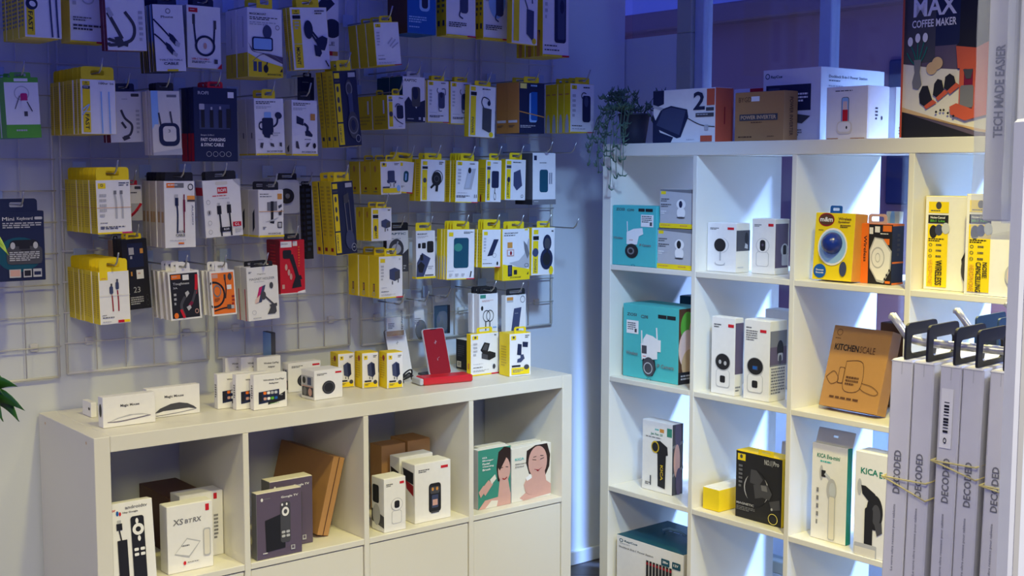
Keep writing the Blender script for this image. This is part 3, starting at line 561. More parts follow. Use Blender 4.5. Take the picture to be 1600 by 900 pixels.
hang('charger_box', 'foldable charger boxes at the right end', 'white box with a black folding double-disc charger, far right of the fourth row', 'W', 831, 867, 356, 431, 826, 1, 0.225, mats=ym, t=0.024,
     front='r 8 5 20 9 Y;r 6 18 24 8 K;r 6 28 22 68 Y;vb k 12 66 10 28 FOLDABLE;e 16 52 13 9 n;x k 84 6 12 6 1;e 66 32 18 17 N;e 64 66 27 22 N;e 66 34 13 12 k;e 64 66 17 14 K;l K 6 66 44 66 58;e 84 90 9 9 Y', tab='Y', tabh=0.02, tabw=0.55, roll=1)
hang('charger_box', 'large yellow charger boxes, lower right', 'large white and yellow box with a three-pin cube charger, over the yellow charger trio', 'W', 592, 629, 401, 467, 545, 3, 0.245, mats=ym,
     front='r 6 6 20 9 Y;x g 84 6 10 8 1;x g 8 22 12 38 5;p n 44 32 66 28 88 34 88 54 66 60 44 54;p k 66 38 88 34 88 54 66 60;r 54 60 4 8 k;r 78 56 4 8 k;x g 8 74 34 2 1;x k 8 83 46 3 1;x g 8 90 60 4 2;r 0 97 70 3 Y;r 70 97 30 3 R', left='r 42 66 18 18 k;r 46 68 10 14 J;o 50 90 14 5 30 g', tab='Y', tabh=0.022, tabw=0.5, tabkind='loop')
# -- fifth row, right half
for nm, lb, a, b_, y0, y1, fr in (
        ('charger_box', 'white boxes with twin ring holders', 749, 778, 460, 522, 'r 4 2 30 9 Q;x P 14 16 60 5 2;e 14 36 6 6 K;o 38 56 20 15 14 K;o 56 56 20 15 14 K;r 30 70 5 22 K;r 52 70 5 22 K;r 70 84 20 3 L'),
        ('power_bank_box', 'white boxes with a standing dark phone', 790, 822, 462, 524, 'r 6 5 30 8 J;r 6 13 30 5 g;o 82 12 12 9 20 G;p n 40 34 76 32 60 100 24 100;x g 44 46 22 2 1')):
    hang(nm, lb, ('white box with twin black ring outlines and a green sticker, black hang tab', 'white box with a dark phone standing upright, black hang tab, lowest row')[nm == 'power_bank_box'], 'W', a, b_, y0, y1, a - (18 if a < 760 else 7), 4 if a < 760 else 1, 0.2, front=fr, tab='K', tabh=0.02, tabw=0.9, tabkind='loop')
# clear accessory bags
def bag(label, xl, xr, yt, yb, p, kind):
    A = hit(xl, (yt + yb) / 2, F1.p(0, WALL1 - p, 0), F1.n); w = along(xr, (yt + yb) / 2, A, F1.e); zt = hit(xl, yt, A, F1.n).z; zb = hit(xl, yb, A, F1.n).z; h = zt - zb
    c = A + F1.e * (w / 2); c.z = zb
    root = empty('accessory_bag', Matrix.Translation(c) @ Matrix.Rotation(F1.a, 4, 'Z'), label, 'bag')
    mb = MB(); n = 10
    for sgn in (-1, 1):
        vs = []
        for j in range(n + 1):
            for i in range(7):
                x = (i / 6 - .5) * w; z = h * j / n; bulge = 0.008 * (1 - (2 * i / 6 - 1) ** 2) * max(0, sin(pi * min(1, (j + 1) / n)))
                vs.append((x, sgn * bulge, z))
        mb.add(vs, [[j * 7 + i, j * 7 + i + 1, (j + 1) * 7 + i + 1, (j + 1) * 7 + i] for j in range(n) for i in range(6)], bag_m, True)
    mb.build('clear_film', root)
    mb = MB()
    if kind == 'card':
        draw(mb, 'r 8 30 84 66 W;r 8 78 84 18 C;x k 14 50 30 22 4;vb k 74 6 14 70 magpie'.replace('magpie', 'guinnis'), w, h, lambda x, z, L: (x - w / 2, 0.001 - OFF * L, z)); mb.build('printed_card', root)
    elif kind == 'mouse':
        draw(mb, 'p W 10 14 74 8 84 60 16 66;x k 14 36 40 20 4', w, h, lambda x, z, L: (x - w / 2, 0.001 - OFF * L, z)); mb.build('printed_card', root)
        mb = MB(); mb.lathe([(0, -.004), (w * .3, -.003), (w * .38, 0), (w * .3, .004), (0, .005)], mat('k'), 20); mb.build('dark_puck', root, Matrix.Translation((w * .05, 0.0, h * .28)) @ Matrix.Rotation(pi / 2, 4, 'X') @ Matrix.Scale(1.5, 4, (0, 1, 0)))
    else:
        mb.box(-w * .44, -0.004, h * .03, w * .44, 0.004, h * .9, mat('slate', (44, 72, 92), 0.4), 0.003); mb.box(w * .3, -0.005, h * .03, w * .45, -0.0035, h * .9, mat('K')); mb.build('folded_case', root)
    mb = MB(); mb.ring(rrect(0, h + .012, w * .4, .012, .003), rrect(0, h + .015, .008, .0045, .002), -0.001, 0.001, bagw_m); mb.build('bag_header', root)
    u = (c - F1.o).dot(F1.e); wall_hook(F1, WALL1, u, zt + 0.016, p + 0.045, 'bare wire hook over the %s' % label.split(',')[0])
bag('clear bag with a white card and tan base, above the white phone stand', 602, 634, 484, 528, 0.12, 'card')
bag('clear bag with a dark oval puck, between card bag and slate bag', 645, 668, 479, 531, 0.10, 'mouse')
bag('clear bag with a folded slate-blue case above the red stand', 677, 703, 473, 524, 0.10, 'case')
# -- third row, left half
hang('game_controller_box', 'mini keyboard box', 'dark blue box with a small keyboard picture, reading Mini Keyboard, far left', 'N', -6, 70, 331, 441, -14, 1, 0.21, mats=dict(l='N'), t=0.04, 
     front='e 47 62 47 25 D;t W 14 8 24 5 Mini;t W 44 8 32 5.5 Keyboard;u 80 8 16 4 2 g;x g 14 16 80 9 3;u 26 41 62 26 12 K;r 22 55 70 20 k;u 20 50 74 26 10 k;x g 26 58 62 14 5;l K 2 50 56 70 56;e 33 49 5 5 g;e 80 49 5 5 g;r 46 44 22 10 K;r 24 83 24 12 g;r 26 84 20 9 P;r 53 83 17 12 g;r 55 85 13 8 K;r 73 83 18 12 g;r 75 87 14 5 N', tab='N', tabh=0.03, tabw=0.86, tabx=-0.06)
hang('cable_box', 'yellow cable boxes tied with a rubber band, third row', 'white-fronted box with two pale cable plugs, front of a long yellow stack', 'W', 150, 204, 281, 366, 91, 10, 0.25, mats=ym,
     front='r 6 6 22 10 Y;o 17 10 4 2.6 40 k;x n 66 5 20 8 2;x n 88 5 8 8 2;l g 6 52 24 56 42 56 72;l g 6 70 24 74 42 74 72;r 50 20 8 7 G;r 68 20 8 7 G;x g 8 26 20 46 5;x k 8 79 30 2 1;x k 8 86 72 6 2;r 0 97 70 3 Y;r 70 97 30 3 M;r 0 51 100 0.9 J', left='x j 20 8 60 82 20;r 0 51 100 0.9 J', tabh=0.03, tabw=0.95, roll=-1)
hang('cable_box', 'white card with a red cable', 'white rounded card with a red cable below, half hidden behind yellow boxes', 'W', 188, 222, 289, 345, None, 1, 0.13, t=0.012,
     front='u 66 4 28 8 3 k;x k 48 20 40 6 1;p g 0 52 100 52 100 100 0 100;l R 12 20 96 60 80 96 52;l r 6 30 100 80 70', tab='R', tabh=0.012)
hang('cable_box', 'white boxes reading AUX CABLE', 'white box with two slender plugs reading AUX CABLE', 'W', 257, 305, 283, 388, 223, 6, 0.24, mats=dict(l='w'),
     front='r 8 3 26 7 O;r 34 3 30 7 G;x W 12 5 46 3 1;o 86 9 9 5 30 k;r 74 22 25 9 o;r 74 28 25 3 k;l N 5 40 34 42 50 40 78;r 33 20 11 6 g;r 34 25 11 12 N;l F 4 64 20 63 40 62 78;r 60 28 7 18 F;v n 88 36 5 30 AUDIO;tb k 42 74 20 3.6 AUX;tb k 34 79 30 4 CABLE;x g 14 88 74 1.6 1;r 42 92 18 2.4 O', left='r 20 46 60 16 A', tab='K', tabh=0.022, tabw=0.9, jit=1)
hang('cable_box', 'white boxes with a ROFI sign in red', 'white box with two black plugs and a red ROFI sign', 'W', 316, 375, 281, 371, 305, 2, 0.24, mats=dict(l='g'),
     front='u 34 3 32 6 3 w;r 38 13 26 11 R;tb W 40 15.5 21 6 ROFI;x R 24 27 54 2.6 1;x g 40 32 40 2 1;p g 80 0 100 0 100 14;r 34 45 11 15 K;r 60 44 11 15 K;r 36 40 6 5 g;r 62 39 6 5 g;l K 4 40 60 42 100;l K 4 66 59 68 100;r 38 83 32 8 K;tb W 48 85 14 3.6 ROFI;r 73 75 22 8 R;tb W 78 76.5 12 5 C-L;x g 78 86 18 9 3;o 11 38 5 4 14 G;o 12 56 5 4 14 G;o 12 74 5 4 14 G;o 12 90 5 4 14 G;e 12 56 2 3 k', left='r 0 12 100 14 R', tab='K', tabh=0.022, tabw=0.8, roll=-3)
hang('phone_mount_box', 'white tablet mount boxes with a yellow base', 'white box with a black clamp stand, thin rubber band and yellow base', 'W', 404, 443, 297, 371, 373, 2, 0.25, mats=dict(l='w'),
     front='x k 6 8 50 3 1;x n 6 13 66 3 1;r 76 8 18 12 J;p G 34 26 74 24 74 44 34 44;p K 48 24 60 24 58 68 48 68;p K 44 66 62 66 60 72 44 70;p k 78 34 92 30 92 36 80 40;p k 78 48 94 42 90 54 80 54;p g 24 68 80 58 60 66;r 74 68 18 13 k;r 77 70 12 9 g;x k 14 78 14 6 2;tb K 36 91 50 3 SCOSCHE;r 0 96 100 4 Y;r 0 45 100 1.2 J', left='p K 40 50 60 40 60 80 40 90;r 0 96 100 4 Y', tab='K', tabh=0.022, tabw=0.62)
# rounded camera card
A = hit(431, 308, F1.p(0, WALL1 - 0.14, 0), F1.n); w = along(468, 308, A, F1.e); zt = hit(431, 281, A, F1.n).z; zb = hit(431, 334, A, F1.n).z; h = zt - zb
c = A + F1.e * w / 2; c.z = zb; root = empty('lens_mount_card', Matrix.Translation(c) @ Matrix.Rotation(F1.a, 4, 'Z'), 'silver rounded card with a dark ring disc, behind the yellow-based mount box', 'card')
mb = MB(); mb.prism(rrect(0, h / 2, w / 2, h / 2, 0.012), 0, 0.006, mat('S', rough=0.3)); mb.build('backing_card', root)
mb = MB(); mb.lathe([(0, .008), (.010, .008), (.011, .006), (.014, .008), (.020, .008), (.021, 0)], mat('K'), 28); mb.lathe([(0, .0095), (.006, .0095), (.007, .008)], mat('G'), 20); mb.build('ring_disc', root, Matrix.Translation((-w * .06, -0.0, h * .52)) @ Matrix.Rotation(pi / 2, 4, 'X'))
make_tab(w, h, w * 0.8, 0.018, 'K', 0.002).build('hang_tab', root); wall_hook(F1, WALL1, (c - F1.o).dot(F1.e), zt + 0.009, 0.18, 'wire display hook carrying the silver rounded card')
hang('phone_mount_box', 'tilted dark and yellow car mount boxes, third row', 'tilted navy box with a tall clear arm mount and yellow CAR MOUNT strip, third row', 'N', 517, 551, 283, 399, 488, 3, 0.25, mats=dict(l='Y', t='Y', u='Y'),
     front=CM_ + 'p k 50 20 74 16 76 28 52 32;l G 3 54 30 62 82;l G 3 74 26 80 80;e 68 80 20 13 n;o 84 91 11 5.5 12 g;r 80 90 8 1.4 g', left='x j 25 6 50 70 14;r 30 90 40 5 r', tab='Y', tabh=0.024, tabw=0.7, roll=-4)
hang('phone_mount_box', 'narrow black boxes beside the tilted car mount boxes', 'narrow black box with dotted sides left of the tilted navy boxes, third row', 'K', 476, 487, 290, 405, 469, 3, 0.12, mats=dict(), front='x n 20 4 60 88 12', left='x n 20 4 60 90 12', tab='K', tabh=0.012, roll=-1.5, hookx=-0.25)
# -- fourth row, left half
hang('phone_case_box', 'dark boxes with a smart window', 'dark charcoal box with a glossy top window, reading 23', 'N', 190, 230, 374, 485, 176, 2, 0.16, mats=dict(f='K', l='K'),
     front='r 22 6 60 34 N;r 26 12 20 10 g;r 70 14 12 7 J;r 30 24 8 4 g;r 50 44 28 13 W;x P 56 48 14 4 1;r 28 46 6 6 J;t g 34 68 26 8 23;x g 20 82 50 12 4;o 86 84 6 4 16 k;o 86 92 6 4 16 k', tab='Y', tabh=0.014, tabw=0.6, tabkind='loop', roll=-3)
hang('charger_box', 'pale slim box between dark packs', 'pale cream slim box between dark packs, above the lower yellow stack', 'A', 176, 187, 376, 440, None, 1, 0.085, t=0.03, front='e 60 14 14 14 K', tab='K', tabh=0.012, hookx=-1.1)
hang('cable_box', 'yellow cable boxes, lowest row on the left', 'white-fronted box with two dark-red cables, front of the lowest yellow stack', 'W', 154, 202, 425, 508, 97, 10, 0.25, mats=ym,
     front='p Y 4 0 30 0 30 16 4 16;r 9 12 16 2 J;l r 4 42 44 43 58 44 76;l r 4 60 36 62 56 62 76;u 34 28 12 15 5 n;r 38 23 6 5 k;u 54 20 11 15 5 n;r 57 15 6 5 k;x k 8 82 20 2 1;x k 8 86 54 3 1;x g 8 94 40 3 1;r 58 93 20 5 R;r 78 93 18 5 Y;r 0 45 100 0.9 w', left='x j 20 8 60 82 20', tabh=0.03, tabw=0.92, roll=-1)
hang('cable_box', 'white-framed black cable boxes', 'white-framed black box with a red braided cable, reading Toughness', 'W', 262, 311, 425, 501, 233, 4, 0.245, mats=dict(l='w'),
     front='r 6 4 88 92 K;r 10 6 30 9 O;x g 14 9 20 3 1;r 46 7 20 11 W;tb g 14 22 52 6.5 Toughness;tb g 14 31 14 4 3A;l R 9 90 8 88 30 84 48;l k 8 86 40 72 64;l F 10 72 64 62 72;p g 52 74 64 70 68 76 58 82;l k 9 44 92 36 70 50 52;p g 50 44 60 40 64 46 54 54;l R 8 34 78 44 96;o 84 84 6 5 30 P;e 18 90 7 6 O;x g 14 44 8 28 3', tab='W', tabh=0.022, tabw=0.45, roll=-3, yaw=-10)
hang('cable_box', 'white-framed orange cable boxes', 'white-framed orange box with a black coiled usb cable', 'W', 327, 366, 424, 494, 311, 3, 0.245, mats=dict(l='w'),
     front='r 5 4 90 92 O;o 14 52 44 30 16 K;r 5 4 3 92 W;r 10 6 22 9 P;r 56 8 8 12 k;l K 4 60 18 62 40 58 62;e 80 14 8 8 k;o 26 44 16 14 26 G;r 66 32 18 10 W;l K 5 10 88 40 84 66 82;u 62 76 16 10 2 k;r 78 78 12 8 g;x r 82 56 12 24 3;x c 14 60 20 8 3', tab='W', tabh=0.022, tabw=0.5, roll=-3, yaw=-12)
hang('phone_mount_box', 'white magnet holder boxes', 'white box with a colourful phone on a black arm, reading MAGNET HOLDER', 'W', 385, 434, 418, 502, 366, 2, 0.24, mats=dict(l='w'),
     front='x k 6 8 10 4 2;t k 34 12 26 3 Mopelin;t G 8 20 80 4.5 MAGNET HOLDER;x g 22 27 46 2 1;p n 40 38 58 34 44 66 22 68;p M 38 38 48 36 34 66 24 68;p p 24 60 40 52 34 66 22 68;e 50 54 8 8 k;l k 5 52 54 84 74;p k 68 72 92 70 92 76 70 76;p k 60 90 72 76 88 76 90 86 84 90;e 76 36 6 6 k;o 18 84 7 4 16 g;x g 14 94 36 3 1'.replace('Mopelin', 'Magnetic'), left='r 58 40 12 60 R', tab='K', tabh=0.014, tabw=0.7, tabkind='loop', roll=-2)
hang('phone_mount_box', 'red car mount boxes', 'bright red box with a black long-neck phone mount and white base line', 'R', 437, 476, 376, 460, 416, 1, 0.225, mats=dict(l='r', u='W'),
     front='r 4 2 44 11 W;r 52 2 18 9 w;x G 8 6 36 2 1;u 12 18 34 16 6 K;p K 34 28 52 26 62 44 76 68 64 74 52 52;p K 50 82 62 68 82 66 88 74 80 74 84 88 46 90;e 24 50 5 6 P;e 34 60 5 6 P;e 42 68 5 6 P;r 6 82 10 8 P;x O 72 12 6 40 8;p W 68 97 98 94 98 98 68 100;r 0 98.5 100 1.5 W', left='x R 30 8 40 60 10', tab='K', tabh=0.018, tabw=0.6, roll=-0.5)
wall_hook(F1, WALL1, along(868, 350, F1.p(0, WALL1, 0), F1.e) - 0.12, zat(850, 352), 0.25, 'empty wire hook at the right end of the wall')
wall_hook(F1, WALL1, along(815, 250, F1.p(0, WALL1, 0), F1.e), zat(820, 249) + 0.02, 0.27, 'long wire hook projecting at the right end, third row')
wall_hook(F1, WALL1, along(600, 130, F1.p(0, WALL1, 0), F1.e) - 0.07, zat(600, 118), 0.24, 'empty long wire hook under the leaning top box')

# ================================================================== ON THE SIDEBOARD TOP
z = Z1
mouse = 'tb k 33 28 36 11 Magic Mouse;'
for i, (xl, yt, xr, yb, xs, lb) in enumerate(((230, 609, 312, 655.5, 223, 'white box showing a black-topped computer mouse, right of the pair'), (161.5, 622, 242.5, 670, 153, 'white box showing a white computer mouse, left of the pair'))):
    rest('mouse_box', lb, 'W', F1, z, xl, yt, xr, yb, xs=xs, group=None, seam=False,
         front=mouse + ('p k 14 84 24 70 44 58 60 56 76 62 88 74 94 84 80 80;p W 16 86 30 80 78 78 92 84 60 92 20 94;l G 1 16 94 60 90 92 84' if i == 0 else 'p g 10 82 26 72 50 64 74 66 88 72 84 74 30 84;p W 12 82 30 74 56 68 78 70 84 73 40 80;l E 1.2 8 82 30 84 60 80 90 74'), left='e 50 45 26 22 K')
rest('mouse_box', 'small white box end with dark dot, left behind the front mouse box', 'W', F1, z, 142.5, 630, 151, 653, t=0.06, left='e 80 45 10 10 K', seam=False)
ca = 'tb k 28 15 64 6 Wireless CarPlay;tb k 45 25 30 6 Adapter;'
cb = 'p N 14 50 76 46 76 78 14 84;p K 42 80 94 54 94 78 42 88;r 16 52 8 26 K;' + ''.join('u %d %d 9 8 2 %s;' % (28 + 11 * i, 50 + 16 * j, c_) for i, j, c_ in ((0, 0, 'O'), (1, 0, 'W'), (2, 0, 'g'), (3, 0, 'S'), (0, 1, 'P'), (1, 1, 'W'), (2, 1, 'V'), (3, 1, 'B'))) + 'x V 46 84 40 2 1;x g 78 62 10 4 1'
for xl, yt, xr, yb, lb in ((353, 560, 378, 617, 'back row white car adapter box, leftmost of the back three'), (377.5, 559, 402, 617.5, 'back row white car adapter box, middle of the back three'), (402.5, 559, 438, 618, 'back row white car adapter box, rightmost of the back three')):
    rest('car_adapter_box', lb, 'W', F1, z, xl, yt, xl + 36, yb, t=0.024 if xr > 420 else 0.020, front=ca, seam=False, group='white car adapter boxes on the sideboard', yaw=-4)
for xl, yt, yb, lb in ((340.5, 585.5, 640, 'front row white car adapter box, leftmost of the front three'), (369.5, 586, 641.5, 'front row white car adapter box, middle of the front three'), (397, 587, 642, 'front row white car adapter box, rightmost and nearest')):
    rest('car_adapter_box', lb, 'W', F1, z, xl, yt, xl + 51, yb, t=0.021, front=ca + cb, left='x k 30 30 40 40 6', seam=False, group='white car adapter boxes on the sideboard', yaw=-1)
cub = 'x k 10 10 34 8 2;r 74 8 22 6 R;e 50 60 23 23 K;e 50 60 20 20 k;e 50 60 16 16 K'
sid = 'r 8 20 84 36 g;r 8 58 84 32 k;e 24 36 12 12 K;r 50 24 28 26 n;e 30 74 14 14 G;e 70 74 14 14 P;r 8 54 84 3 P'
rest('camera_box', 'white cube camera box standing behind the front cube box', 'W', F1, z, 451, 569, 501, 614.5, xs=441, front=cub.replace('50 60', '50 62'), left=sid, top='x k 40 40 30 20 2')
rest('camera_box', 'white cube camera box with black round lens, nearest edge', 'W', F1, z, 491.5, 581, 535, 626.5, xs=470.5, front=cub, left=sid, top='x k 50 50 30 20 2', yaw=3)
ychg = 'r 10 8 22 11 Y;e 21 12 4 3 k;x k 68 8 22 8 2;p n 30 34 56 26 76 32 80 62 64 70 34 64;p N 54 30 76 34 80 62 60 68;r 42 68 5 7 k;r 58 69 5 7 k;r 12 78 42 4 K;r 8 84 84 14 Y;e 78 84 12 6 k;x k 14 87 30 6 2'
for xl, yt, xr, yb, xs, lb in ((529, 553.5, 553.5, 607, 516, 'yellow charger box, left of the three beside the white stand'), (566.5, 552.5, 591, 607.6, 554, 'yellow charger box, middle of the three beside the white stand'), (605, 552, 629.5, 608, 592, 'yellow charger box, right of the three, against the white stand')):
    rest('charger_box', lb, 'W', F1, z, xl, yt, xr, yb, xs=xs, mats=ym, front=ychg, left='x j 20 16 50 60 9;e 60 16 14 8 r', yaw=-7, group='yellow charger boxes on the sideboard')
rest('charger_box', 'black box half hidden behind the yellow box with a folding charger', 'K', F1, z, 729, 532, 752, 579, xs=712.5, left='r 10 74 40 20 w;x k 20 78 24 12 3;x k 20 20 60 40 6', mats=dict(t='w'), tabh=0.01)
rest('charger_box', 'yellow and white box showing a flip-up black charger block', 'W', F1, z, 735.5, 523, 779, 588.5, xs=729, mats=ym, tab='Y', tabh=0.018, tabw=0.55, tabkind='loop',
     front='r 6 5 20 9 Y;e 16 9 4 3 k;x k 84 5 10 5 1;p K 34 40 48 22 68 26 60 46 44 50;p k 40 40 50 26 62 29 56 42;p K 38 48 66 44 88 50 88 60 66 66 38 60;p k 38 48 60 53 60 64 38 60;x g 8 22 14 34 4;x g 8 72 50 2 1;x k 8 80 46 3 1;x g 8 87 56 5 2;e 82 82 5 6 k;r 0 97 72 3 Y;r 72 97 28 3 R', left='r 30 70 40 14 J')
rest('charger_box', 'yellow and white box showing a tall folding stand, rightmost on the sideboard', 'W', F1, z, 796, 522.5, 829.5, 589.3, xs=780, mats=ym, tab='Y', tabh=0.02, tabw=0.55, tabkind='loop', yaw=-6,
     front='r 8 5 22 10 Y;e 19 9 5 3 k;x k 72 5 20 8 2;p N 38 24 56 26 54 52 34 50;p N 60 20 86 22 84 34 60 32;p n 50 50 64 50 70 60 50 66;p n 36 60 62 56 68 60 52 68 34 68;r 10 74 40 4 K;r 8 80 84 16 Y;e 78 80 12 6 k;x G 14 84 50 8 3', left='x j 20 30 50 50 8')
# phone stands: slab leaning on a foot
def phone_stand(label, xl, yt, xr, yb, col, edge, d):
    A = hit(xl, yb, Vector((0, 0, z)), Vector((0, 0, 1))); w = along(xr, yb, A, F1.e); h = (hit(xl, yt, A, F1.n).z - z) * 1.07
    root = empty('phone_stand', Matrix.Translation(A + F1.e * w / 2 + Vector((0, 0, 0.0008))) @ Matrix.Rotation(F1.a, 4, 'Z'), label, 'phone stand')
    T = Matrix.Translation((0, 0.0, 0.006)) @ Matrix.Rotation(-R(17), 4, 'X')
    mb = MB(); mb.prism(rrect(0, h / 2, w / 2, h / 2, 0.008), 0, 0.006, mat(edge)); mb.build('slab_edge', root, T)
    mb = MB(); mb.prism(rrect(0, h / 2, w / 2 - 0.0016, h / 2 - 0.0016, 0.007), -0.0008, 0.0, mat(col)); mb.build('front_pad', root, T)
    mb = MB(); draw(mb, 'u 36 1 28 2 1 K;l %s 1.2 44 30 50 34;l %s 1.2 56 30 50 26;e 50 30 1.5 1.5 %s;l %s 1 44 66 56 62;e 46 68 1.4 1.4 %s' % ((edge,) * 5), w, h, lambda x, y, L: (x - w / 2, -0.0010 - OFF * L, y)); mb.build('surface_marks', root, T)
    mb = MB(); mb.box(-w * .42, -0.012, 0, w * .42, 0.075, 0.006, mat('k'), 0.002); mb.box(-w * .25, 0.035, 0.004, w * .25, 0.04, h * 0.55, mat('k'), 0.001); mb.build('foot', root)
phone_stand('upright white wireless charging stand between yellow boxes and red stand', 612.5, 523, 645.5, 592, 'W', 'G', 0)
phone_stand('upright red wireless charging stand behind the red power bank', 672, 522, 705.5, 591, 'r', 'S', 0)
A = hit(657, 604, Vector((0, 0, z)), Vector((0, 0, 1))); w = along(739.5, 600, A, Matrix.Rotation(R(-9), 3, 'Z') @ F1.e)
root = empty('power_bank', Matrix.Translation(A + Vector((0, 0, 0.0008))) @ Matrix.Rotation(F1.a + R(-9), 4, 'Z'), 'red power bank lying flat before the red stand', 'power bank')
mb = MB(); mb.box(0.012, 0, 0, w, 0.062, 0.021, mat('redmetal', (206, 36, 44), 0.35), 0.004); mb.build('body', root)
mb = MB(); mb.box(0, 0.001, 0.001, 0.0118, 0.061, 0.020, mat('S', rough=0.3), 0.003); mb.build('silver_end', root)
cu = MB(); base = A + F1.n * 0.035
pts = [(-.012, .03, .004), (-.004, .045, .018), (.012, .05, .030), (.026, .045, .036), (.030, .05, .020), (.016, .055, .010), (.0, .06, .006), (-.006, .05, .010), (.008, .045, .022), (.024, .05, .026), (.034, .055, .012), (.038, .06, .004)]
q_ = []
for i in range(len(pts) - 1):
    p0, p1, p2, p3 = [Vector(pts[max(0, min(len(pts) - 1, i + k))]) for k in (-1, 0, 1, 2)]
    for s_ in range(5):
        a = s_ / 5; q_.append(0.5 * ((2 * p1) + (p2 - p0) * a + (2 * p0 - 5 * p1 + 4 * p2 - p3) * a * a + (3 * p1 - p0 - 3 * p2 + p3) * a ** 3))
cu.tube([(x, y, zz) for x, y, zz in q_], 0.0026, mat('K'), 6)
o = cu.build('charging_cable', None, Matrix.Translation(A + F1.n * 0.035 - F1.e * 0.004 + Vector((0, 0, 0.0004))) @ Matrix.Rotation(F1.a, 4, 'Z')); tag(o, 'black coiled charging cable left of the red stand', 'cable')
# thin dark stand leaning on the wall behind
A = hit(430, 545, F1.p(0, 0.30, 0), F1.n); h = hit(430, 521, A, F1.n).z - z
o = package('slim_phone_holder', 0.014, h, 0.05, 'k', mats=dict(l='L')); o.matrix_local = F1.mat((A - F1.o).dot(F1.e), 0.31, z + 0.0008); tag(o, 'slim grey-blue device standing on edge by the wall', 'device')

# ================================================================== IN THE SIDEBOARD
z = Z1 - 0.3745
droid = 'tb R 1 6 16 3.4 olor;tb G 38 4.5 50 4 androidtv;e 20 12 3 3 B;e 26 13 2.4 2.4 R;tb k 32 11 34 2.6 Hey Google;r 18 20 9 4 g;r 16 24 13 8 K;l K 3 22 32 26 46;u 16 44 22 54 1 K;u 48 18 30 80 6 K;o 64 34 13 7 55 W;e 62 24 3.4 3.4 W;e 65 45 3.4 3.4 W;u 52 56 10 3.6 2 W;u 66 56 10 3.6 2 W;u 52 62 10 3.6 2 W;u 66 62 10 3.6 2 W'
rest('media_box', 'white media stick box with a black remote, reading androidtv, in the left cell', 'W', F1, z, 173, 795, 243, None, d=0.012, t=0.03, lean=6, yaw=0, front=droid)
rest('media_box', 'white box showing a white player, reading XS and tagged red, front one', 'W', F1, z, 263, 793.5, 331.8, 899, xs=249,
     front='ti G 12 20 22 9 XS;ti G 38 22 16 6 BT;ti G 56 21 18 7 RX;r 84 4 8 10 R;p g 14 72 42 50 72 58 46 80;p W 16 71 42 52 69 59 46 77;x G 30 60 24 4 1;u 78 40 16 42 4 g;u 80 42 12 38 4 w;e 36 87 3 3 R;x G 42 86 36 2 1')
rest('media_box', 'white box tagged red standing behind the box reading XS', 'W', F1, z, 283, 776.5, 348, 879, xs=266, front='r 78 3 8 9 R;x G 78 36 10 40 7')
o = rest('carton', 'dark brown carton at the back of the left cell', 'c', F1, z, 264, 779.5, 323, None, d=0.185, xs=218, front='x g 10 8 60 4 1', top='r 8 30 22 8 E;r 60 50 24 8 E')
gt = 'e 12 10 2.6 2.6 W;x G 16 8.5 20 2.6 1;tb W 54 9 38 4 Google TV;p K 18 42 64 34 62 88 20 90;u 52 18 22 62 6 k;e 56 22 2 2 W;e 66 22 2 2 W;o 63 33 8 7 50 W;u 54 62 8 4 2 g;u 64 62 8 4 2 g;u 54 68 8 4 2 g;u 64 68 8 4 2 g;r 74 86 9 7 g;r 76 87 5 4 E;x W 12 90 14 3 1'
rest('media_box', 'grey media player box reading Google TV, nearest', 'E', F1, z, 402, 773, 471, 877, xs=392.5, mats=dict(t='w', l='G'), front=gt)
rest('media_box', 'grey media player box behind the front one reading Google TV', 'E', F1, z, 421, 754.5, 488, None, d=0.062, xs=408, mats=dict(t='w', l='G'), front=gt)
mb = MB(); th, hh, dp = 0.036, 0.215, 0.28
mb.box(0, 0, 0, th, dp, hh, mat('C'), 0.001); mb.box(th * .47, -0.0012, 0.0, th * .53, 0, hh, mat('c')); 
A = hit(513, 838, Vector((0, 0, z)), Vector((0, 0, 1)))
o = mb.build('cardboard_mailer', None, Matrix.Translation(A + Vector((0, 0, 0.001))) @ Matrix.Rotation(F1.a + R(2), 4, 'Z') @ Matrix.Rotation(R(15), 4, 'Y') @ Matrix.Translation((-th, 0, 0)))
mm = MB(); draw(mm, 'tb W 40 44 9 7 M', dp, hh, lambda x, y, L: (-0.0005 - OFF * L, dp - x, y)); mm.build('printed_mark', o)
tag(o, 'brown cardboard mailer leaning against the divider, marked with a small white M', 'box')
rest('carton', 'plain brown carton at the back, left one in the third cell', 'C', F1, z, 596, 698, 633.5, None, d=0.175, xs=578, front='l c 1.4 0 50 100 50')
rest('carton', 'plain brown carton at the back, right one in the third cell', 'C', F1, z, 637, 690, 672, None, d=0.175, xs=610, front='l c 1.4 0 50 100 50')
c1 = 'x k 10 10 30 6 2;r 72 8 20 4.5 R;'
rest('camera_box', 'white camera box with a dark-windowed side, left in the third cell', 'W', F1, z, 600.5, 750, 633.7, 833.5, xs=580.5, front=c1 + 'u 34 62 46 24 8 g;u 36 62.5 42 23 8 W;e 58 50 27 12 g;e 58 50 25 11 W;u 46 43 24 14 8 K', left='u 10 14 50 34 10 K;p k 0 60 100 70 100 92 0 84;e 40 70 30 20 g')
rest('camera_box', 'white camera box with a black doorbell camera, right front in the third cell', 'W', F1, z, 648.5, 727.5, 704, 819.5, xs=627.5, front=c1 + 'u 38 36 34 50 8 K;u 42 42 26 12 4 k;e 49 46 3 3 J;e 61 46 3 3 J;u 46 56 18 22 2 n;r 48 64 14 10 P;r 44 84 22 3 k', left='p K 10 10 90 14 90 34 20 30;p r 30 30 90 36 90 54 40 44', top='x k 20 30 30 14 1;r 60 40 14 14 g')
